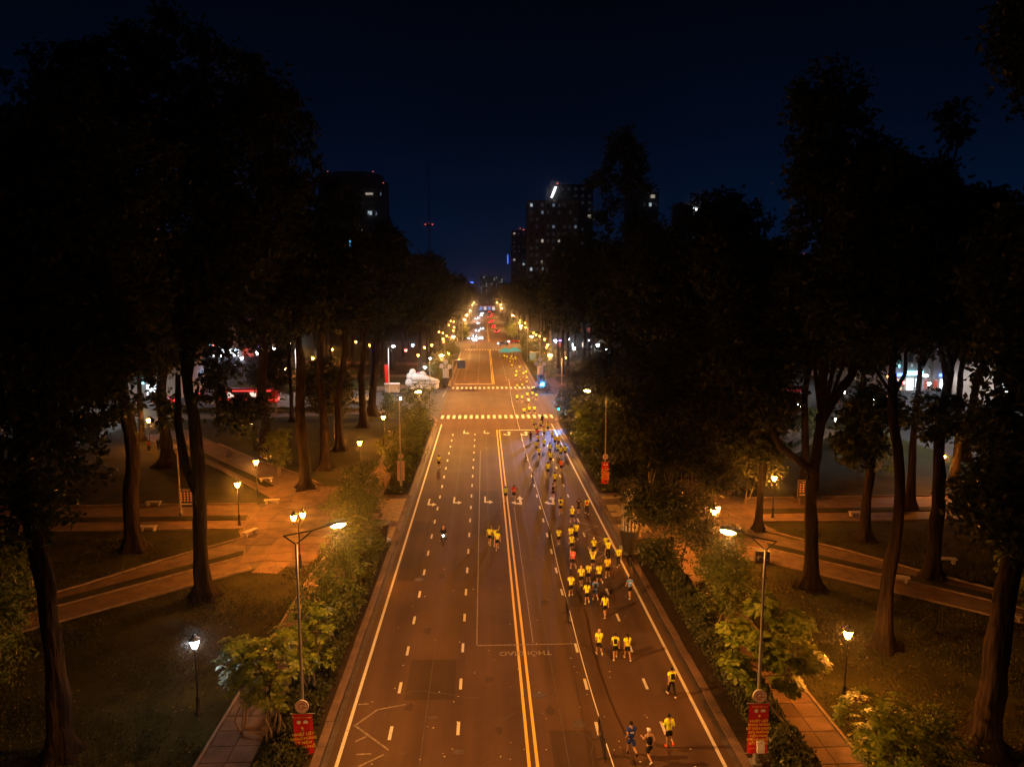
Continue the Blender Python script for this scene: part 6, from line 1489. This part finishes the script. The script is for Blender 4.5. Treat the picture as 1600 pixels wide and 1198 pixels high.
# ================================================================ buildings beyond the trees
mat('tower_dark', (0.05, 0.05, 0.06), 0.7, var=0.2, scale=0.1); mat('tower_pale', (0.20, 0.19, 0.19), 0.7, var=0.15, scale=0.1); mat('tower_glass', (0.02, 0.025, 0.03), 0.25); mat('facade', (0.32, 0.27, 0.22), 0.8, var=0.15, scale=0.5)
glow('window_cool', (0.75, 0.92, 1.0), 0.5); glow('window_warm', (1.0, 0.86, 0.68), 0.38); glow('unlit_pane_glow', (0.6, 0.7, 1.0), 0.012); glow('window_dim', (0.55, 0.75, 1.0), 0.16); glow('beacon_red', (1.0, 0.15, 0.12), 1.6); glow('strip_cyan', (0.1, 0.55, 1.0), 1.2); glow('sign_neon', (0.95, 0.97, 1.0), 3.5); glow('sign_blue_lit', (0.08, 0.18, 1.0), 5)
def pane_at(t, px, py, Y, w, h, m, loc):
    p = AT(px, py, Y)
    return MB().box(-w / 2, w / 2, -0.15, 0.05, -h / 2, h / 2).build('window', M[m], t, (p.x - loc[0], p.y - loc[1], p.z))
def beacon(t, px, py, Y, loc, s=0.55):
    p = AT(px, py, Y); MB().tube([(p.x - loc[0], p.y - loc[1], p.z - 3), (p.x - loc[0], p.y - loc[1], p.z)], 0.15, 5).build('beacon_mast', M['tower_dark'], t)
    return MB().ball((p.x - loc[0], p.y - loc[1], p.z), s, s, s, 8, 5).build('beacon', M['beacon_red'], t)
# left tower with a rounded crown
YL = 450; xa, xb = AT(492, 300, YL).x, AT(602, 300, YL).x; zt = AT(570, 268, YL).z; cx = (xa + xb) / 2
t = thing('office_tower', 'dark office tower with rounded crown above the left trees', 'building', (cx, YL, 0))
w = (xb - xa) / 2; body = []
for k in range(24):
    a = 2 * math.pi * k / 24; body.append((w * math.copysign(abs(math.cos(a)) ** 0.55, math.cos(a)), 14 + 14 * math.copysign(abs(math.sin(a)) ** 0.55, math.sin(a))))
MB().prism(body, 0, zt - 5).build('wall', M['tower_dark'], t)
MB().prism([(x * 0.80 + w * 0.06, y) for x, y in body], zt - 5, zt - 1.0).build('crown', M['tower_dark'], t); MB().prism([(x * 0.62 + w * 0.02, y) for x, y in body], zt - 1.0, zt).build('roof_disc', M['tower_glass'], t)
for k in range(18): MB().prism([(x * 1.006, (y - 14) * 1.006 + 14) for x, y in body], 8 + 4.4 * k, 8.7 + 4.4 * k).build('floor_band', M['tower_pale'], t)
for px, py, ww, hh, m in ((577, 303, 4.5, 1.1, 'window_warm'), (578, 333, 2.4, 2.2, 'window_cool'), (588, 334, 0.6, 2.0, 'window_dim'), (566, 360, 0.9, 1.0, 'window_warm'), (595, 303, 0.6, 1.8, 'window_dim'), (558, 391, 0.8, 1.6, 'window_dim')): pane_at(t, px, py, YL - 0.35, ww, hh, m, (cx, YL))
for k in range(7): pane_at(t, 547, 368 + 4 * k, YL - 0.35, 0.9, 1.5, 'strip_cyan', (cx, YL))
beacon(t, 512, 268, YL + 4, (cx, YL), 0.28); beacon(t, 583, 268, YL + 4, (cx, YL), 0.28); beacon(t, 599, 286, YL + 4, (cx, YL), 0.28)
# right twin towers
def tower(label, px0, px1, pyt, Y, m, nfl, cols, lit, depth=22, bandm='tower_pale'):
    x0, x1 = AT(px0, pyt, Y).x, AT(px1, pyt, Y).x; zt = AT((px0 + px1) / 2, pyt, Y).z; cx = (x0 + x1) / 2; w = x1 - x0
    t = thing('apartment_tower', label, 'building', (cx, Y, 0), 0, 'towers beyond the trees')
    MB().box(-w / 2, w / 2, 0, depth, 0, zt).build('wall', M[m], t)
    MB().box(-w / 2 - 0.3, w / 2 + 0.3, -0.3, depth + 0.3, zt, zt + 1.0).build('parapet', M[m], t)
    fh = (zt - 12) / nfl
    for k in range(nfl): MB().box(-w / 2 - 0.12, w / 2 + 0.12, -0.22, -0.01, 12 + fh * k, 12.35 + fh * k).build('floor_band', M[bandm], t)
    if cols:
        pw = w / cols * 0.42; pan = MB().box(-pw / 2, pw / 2, -0.08, -0.012, -fh * 0.21, fh * 0.21).mesh('window'); pan.materials.append(M['tower_glass'])
        r_ = random.Random(int(px0))
        for i in range(cols):
            for j in range(nfl):
                o = put('window', pan, None, t, (-w / 2 + w * (i + 0.5) / cols, 0, 12 + fh * (j + 0.58)))
                q = r_.random()
                if lit < q < lit + 0.45: recolour(o, M['unlit_pane_glow'])  # unlit panes glow faintly, standing in for city light on the facade
                if q < lit: recolour(o, M[r_.choice(('window_cool', 'window_warm', 'window_dim', 'window_dim', 'window_cool'))])
    return t, cx, zt
t, cx, zt = tower('dark tower with a white slanted roof sign above the right trees', 862, 927, 291, 420, 'tower_dark', 18, 6, 0.06)
p = AT(866, 300, 419); q = AT(861, 306, 419); s_ = AT(868, 292, 419)
MB().add([(q.x - cx - 0.3, -1.2, q.z - 1), (q.x - cx + 0.9, -1.2, q.z - 1), (s_.x - cx + 0.8, -1.2, s_.z), (s_.x - cx - 0.5, -1.2, s_.z), (q.x - cx - 0.3, -0.8, q.z - 1), (q.x - cx + 0.9, -0.8, q.z - 1), (s_.x - cx + 0.8, -0.8, s_.z), (s_.x - cx - 0.5, -0.8, s_.z)],
         [(0, 1, 2, 3), (7, 6, 5, 4), (0, 4, 5, 1), (1, 5, 6, 2), (2, 6, 7, 3), (3, 7, 4, 0)]).build('roof_sign', M['sign_neon'], t)
beacon(t, 871, 287, 424, (cx, 420), 0.4)
tower('pale gridded apartment tower in front of the dark tower, many windows lit', 826, 904, 316, 380, 'tower_pale', 15, 9, 0.17, bandm='tower_dark')
t, cx, zt = tower('slim dark tower left of the gridded tower', 800, 822, 362, 600, 'tower_dark', 16, 3, 0.10); beacon(t, 818, 359, 604, (cx, 600), 0.5); beacon(t, 813, 357, 604, (cx, 600), 0.35)
MB().box(-9.5, -9.2, -0.5, -0.3, AT(798, 412, 600).z, AT(798, 398, 600).z).build('corner_sign', M['sign_blue_lit'], t)
tower('far apartment block with scattered lit windows at the end of the avenue', 750, 786, 432, 1100, 'tower_dark', 9, 9, 0.32, 20)
t, cx, zt = tower('low far block with a blue roof sign at the end of the avenue', 730, 747, 443, 1000, 'tower_dark', 5, 4, 0.1, 20)
MB().box(-7.5, 0.5, -0.6, -0.4, zt + 0.4, zt + 2.2).build('roof_sign', M['sign_blue_lit'], t)
tower('low pinkish far block right of the avenue end', 788, 804, 452, 900, 'tower_pale', 3, 4, 0.1, 16)
t, cx, zt = tower('dim tower behind the tall open crowned tree at the right', 985, 1030, 302, 520, 'tower_dark', 14, 5, 0.05)
pane_at(t, 1020, 307, 519.4, 3.0, 2.2, 'window_warm', (cx, 520)); pane_at(t, 983, 386, 519.4, 2.0, 2.2, 'window_warm', (cx, 520))
t, cx, zt = tower('dim tower with a lit blue white top sign between the right trees', 1062, 1100, 318, 560, 'tower_dark', 13, 4, 0.04)
pane_at(t, 1087, 327, 559.4, 4.0, 1.8, 'sign_neon', (cx, 560))
t, cx, zt = tower('low far building with blue lights between the right trees', 1215, 1275, 400, 520, 'tower_dark', 7, 6, 0.12)
pane_at(t, 1231, 408, 519.4, 5.5, 1.0, 'window_cool', (cx, 520)); pane_at(t, 1256, 402, 519.4, 1.5, 2.0, 'sign_blue_lit', (cx, 520)); beacon(t, 1256, 396, 522, (cx, 520), 0.6)
t, cx, zt = tower('low far building with lit windows beyond the right edge trees', 1500, 1600, 400, 420, 'tower_dark', 6, 9, 0.14)
# the radio mast
ym = 900; b0 = AT(672, 470, ym); zt = AT(672, 255, ym).z; zp = AT(672, 352, ym).z
t = thing('radio_mast', 'thin lattice radio mast with red lights far behind the left trees', 'mast', (b0.x, ym, 0))
for k in range(3):
    a = 2 * math.pi * k / 3; MB().tube([(5 * math.cos(a), 5 * math.sin(a), 0), (1.2 * math.cos(a), 1.2 * math.sin(a), zp), (0.15 * math.cos(a), 0.15 * math.sin(a), zt)], [0.45, 0.35, 0.2], 5).build('leg', M['tower_dark'], t)
for k in range(14):
    z = 6 + (zp - 8) * k / 14; r_ = 5 - 3.8 * z / zp; z2 = 6 + (zp - 8) * (k + 1) / 14; r2 = 5 - 3.8 * z2 / zp
    m = MB()
    for j in range(3):
        a, b = 2 * math.pi * j / 3, 2 * math.pi * (j + 1) / 3
        m.tube([(r_ * math.cos(a), r_ * math.sin(a), z), (r2 * math.cos(b), r2 * math.sin(b), z2)], 0.14, 4)
    m.build('brace', M['tower_dark'], t)
MB().lathe([(1.0, zp - 1), (4.2, zp), (4.2, zp + 1.0), (1.0, zp + 1.6)], 12).build('platform', M['tower_dark'], t)
for dx in (-4.2, 0.5, 4.4): MB().ball((dx, -1.5, zp + 0.8), 0.8, 0.8, 0.8, 8, 5).build('beacon', M['beacon_red'], t)
# the lit gate that closes the avenue
glow('gate_light', (0.90, 0.95, 1.0), 0.9); glow('gate_blue', (0.15, 0.4, 1.0), 0.8); glow('gate_red', (1.0, 0.12, 0.08), 2.0)
yg = 760; x0, x1 = AT(748, 485, yg).x, AT(774, 485, yg).x; zg = AT(760, 477, yg).z; cx = (x0 + x1) / 2; w = x1 - x0
t = thing('lit_gate', 'brightly lit white gate building at the far end of the avenue', 'building', (cx, yg, 0))
for k in range(5): MB().box(-w / 2 + k * w / 4 - 0.5, -w / 2 + k * w / 4 + 0.5, -0.8, 0.8, 0, zg * 0.72).build('column', M['tower_pale'], t)
MB().box(-w / 2 - 1, w / 2 + 1, -1.0, 1.0, zg * 0.72, zg * 0.95).build('lintel', M['tower_pale'], t); MB().add([(-w / 2 - 2, -1.4, zg * 0.95), (w / 2 + 2, -1.4, zg * 0.95), (w / 2 + 2, 1.4, zg * 0.95), (-w / 2 - 2, 1.4, zg * 0.95), (-w * 0.32, 0, zg * 1.18), (w * 0.32, 0, zg * 1.18)], [(0, 1, 5, 4), (2, 3, 4, 5), (1, 2, 5), (3, 0, 4), (3, 2, 1, 0)]).build('roof', M['tower_pale'], t)
for k in range(4): MB().box(-w / 2 + (k + 0.1) * w / 4 + 0.6, -w / 2 + (k + 0.9) * w / 4 - 0.3, 1.0, 1.2, 0.2, zg * 0.7).build('lit_panel', M['gate_light'] if k % 2 else M['gate_blue'], t)
MB().box(-w * 0.42, w * 0.42, -1.06, -1.01, zg * 0.76, zg * 0.80).build('sign_strip', M['gate_red'], t)
# ---- the lit shops beyond the right side street and the warm fronts left
glow('shop_white', (0.85, 0.92, 1.0), 2.4); glow('shop_warm', (1.0, 0.72, 0.45), 1.0); glow('shop_sign', (0.12, 0.30, 1.0), 6); glow('shop_cyan', (0.25, 0.75, 1.0), 5); glow('shop_violet', (0.35, 0.22, 1.0), 5); glow('shop_red', (1.0, 0.12, 0.06), 0.5)
def shops(label, px0, px1, pyb, Y, fronts, h=11.0, m='facade'):
    x0, x1 = AT(px0, pyb, Y).x, AT(px1, pyb, Y).x; cx = (x0 + x1) / 2; w = x1 - x0
    t = thing('shop_building', label, 'building', (cx, Y, 0), 0, 'lit shops')
    MB().box(-w / 2, w / 2, 0, 12, 0, h).build('wall', M[m], t); MB().box(-w / 2 - 0.3, w / 2 + 0.3, -0.4, 12, h, h + 0.5).build('cornice', M[m], t)
    n = max(2, int(w / 3))
    for k in range(n):
        wi = MB().box(-0.55, 0.55, -0.05, 0.02, -0.9, 0.9).build('window', M['car_glass'], t, (-w / 2 + w * (k + 0.5) / n, 0, 7.2)); MB().box(-0.65, 0.65, -0.12, 0.0, -1.05, -0.92).build('sill', M[m], wi)
    for k in range(n + 1): MB().box(-0.25, 0.25, -0.25, -0.01, 0, h - 0.1).build('pilaster', M[m], t, (-w / 2 + w * k / n * 0.985 + 0.1, 0, 0))
    for f, (a, b, z0, z1, mm) in enumerate(fronts): MB().box(-w / 2 + a * w, -w / 2 + b * w, -0.5, -0.3, z0, z1).build('shop_sign' if z0 > 2.9 else 'shop_window', M[mm], t)
    return t
shops('blue lit shop fronts beyond the right side street, left building', 1388, 1452, 600, 150, ((0.05, 0.33, 3.3, 3.9, 'shop_sign'), (0.40, 0.80, 3.5, 4.4, 'shop_cyan'), (0.42, 0.58, 0.3, 2.8, 'shop_white'), (0.64, 0.78, 0.3, 2.8, 'shop_white'), (0.08, 0.3, 0.3, 2.7, 'shop_warm'), (0.86, 0.90, 0.5, 2.4, 'shop_red'), (0.02, 0.06, 0.4, 2.6, 'shop_white'), (0.5, 0.53, 5.4, 5.9, 'window_cool'), (0.2, 0.22, 5.2, 5.8, 'shop_cyan')))
shops('violet lit shop fronts beyond the right side street, right building', 1456, 1548, 600, 150, ((0.02, 0.07, 0.6, 2.4, 'shop_red'), (0.1, 0.24, 3.2, 3.7, 'shop_sign'), (0.12, 0.16, 0.4, 2.6, 'shop_white'), (0.27, 0.3, 0.6, 2.5, 'shop_warm'), (0.38, 0.62, 3.2, 3.7, 'shop_violet'), (0.42, 0.52, 0.4, 2.8, 'shop_warm'), (0.66, 0.90, 3.2, 3.7, 'shop_violet'), (0.70, 0.90, 0.3, 2.8, 'shop_white'), (0.6, 0.63, 4.4, 6.4, 'shop_cyan')))
t = shops('warm arched house front at the far right edge', 1556, 1640, 600, 128, ((0.1, 0.2, 2.95, 4.5, 'shop_white'),), 14)
for k in range(3):
    v = arc(0, 5.2, 1.1, 0, 180, 10); v = [(1.1, 1.0)] + v + [(-1.1, 1.0)]
    MB().add([(x, -0.31, z) for x, z in v] + [(x, -0.26, z) for x, z in v], [tuple(range(len(v) - 1, -1, -1))] + [(i, i + 1, len(v) + i + 1, len(v) + i) for i in range(len(v) - 1)]).build('arch_window', M['car_glass'], t, (-3.4 + 3.4 * k, 0, 0))
shops('pale house front glimpsed behind the forked tree at the right', 1300, 1384, 590, 168, ((0.3, 0.42, 0.3, 2.8, 'shop_warm'), (0.55, 0.62, 4.4, 6.0, 'window_cool'), (0.72, 0.9, 3.0, 3.6, 'shop_cyan')), 12)
shops('white lit shop fronts across the left cross street, far row', 325, 415, 575, 235, ((0.02, 0.2, 2.9, 4.6, 'shop_cyan'), (0.05, 0.3, 0.3, 2.7, 'shop_white'), (0.36, 0.55, 0.3, 2.8, 'shop_white'), (0.62, 0.8, 0.3, 2.8, 'shop_red'), (0.3, 0.34, 3.2, 6.8, 'shop_red'), (0.84, 0.97, 3.0, 4.2, 'shop_violet')), 12)
shops('pale lit wall beyond the left side street between dark trunks', 205, 285, 640, 146, ((0.2, 0.3, 3.0, 4.0, 'shop_cyan'), (0.35, 0.6, 0.3, 2.8, 'shop_white')), 9)
shops('small lit kiosks behind the right street trees', 862, 925, 545, 262, ((0.05, 0.25, 3.0, 3.4, 'shop_violet'), (0.12, 0.22, 0.8, 2.4, 'shop_red'), (0.5, 0.53, 0.8, 2.2, 'shop_white'), (0.75, 0.82, 0.8, 2.4, 'shop_warm')), 9, 'tower_dark')
shops('small lit kiosks farther behind the right street trees', 960, 1050, 545, 268, ((0.05, 0.12, 3.0, 3.8, 'shop_violet'), (0.15, 0.25, 0.3, 2.7, 'shop_red'), (0.5, 0.55, 0.4, 2.0, 'shop_warm')), 9, 'tower_dark')
# ================================================================ air volume added to give the lamps bloom
hz = MB().box(-460, 500, -80, 1200, -1.0, 200).mesh('bloom_haze')
hm = bpy.data.materials.new('bloom_haze'); hm.use_nodes = True; hn = hm.node_tree; hn.nodes.remove(hn.nodes['Principled BSDF'])
pv = hn.nodes.new('ShaderNodeVolumePrincipled'); pv.inputs['Color'].default_value = (0.9, 0.93, 1.0, 1); pv.inputs['Density'].default_value = 0.00055; pv.inputs['Anisotropy'].default_value = 0.985
hn.links.new(pv.outputs[0], hn.nodes['Material Output'].inputs['Volume']); hz.materials.append(hm)
tag(put('bloom_haze', hz), 'thin air volume added for halos round the lamps', 'bloom_haze', kind='stuff')
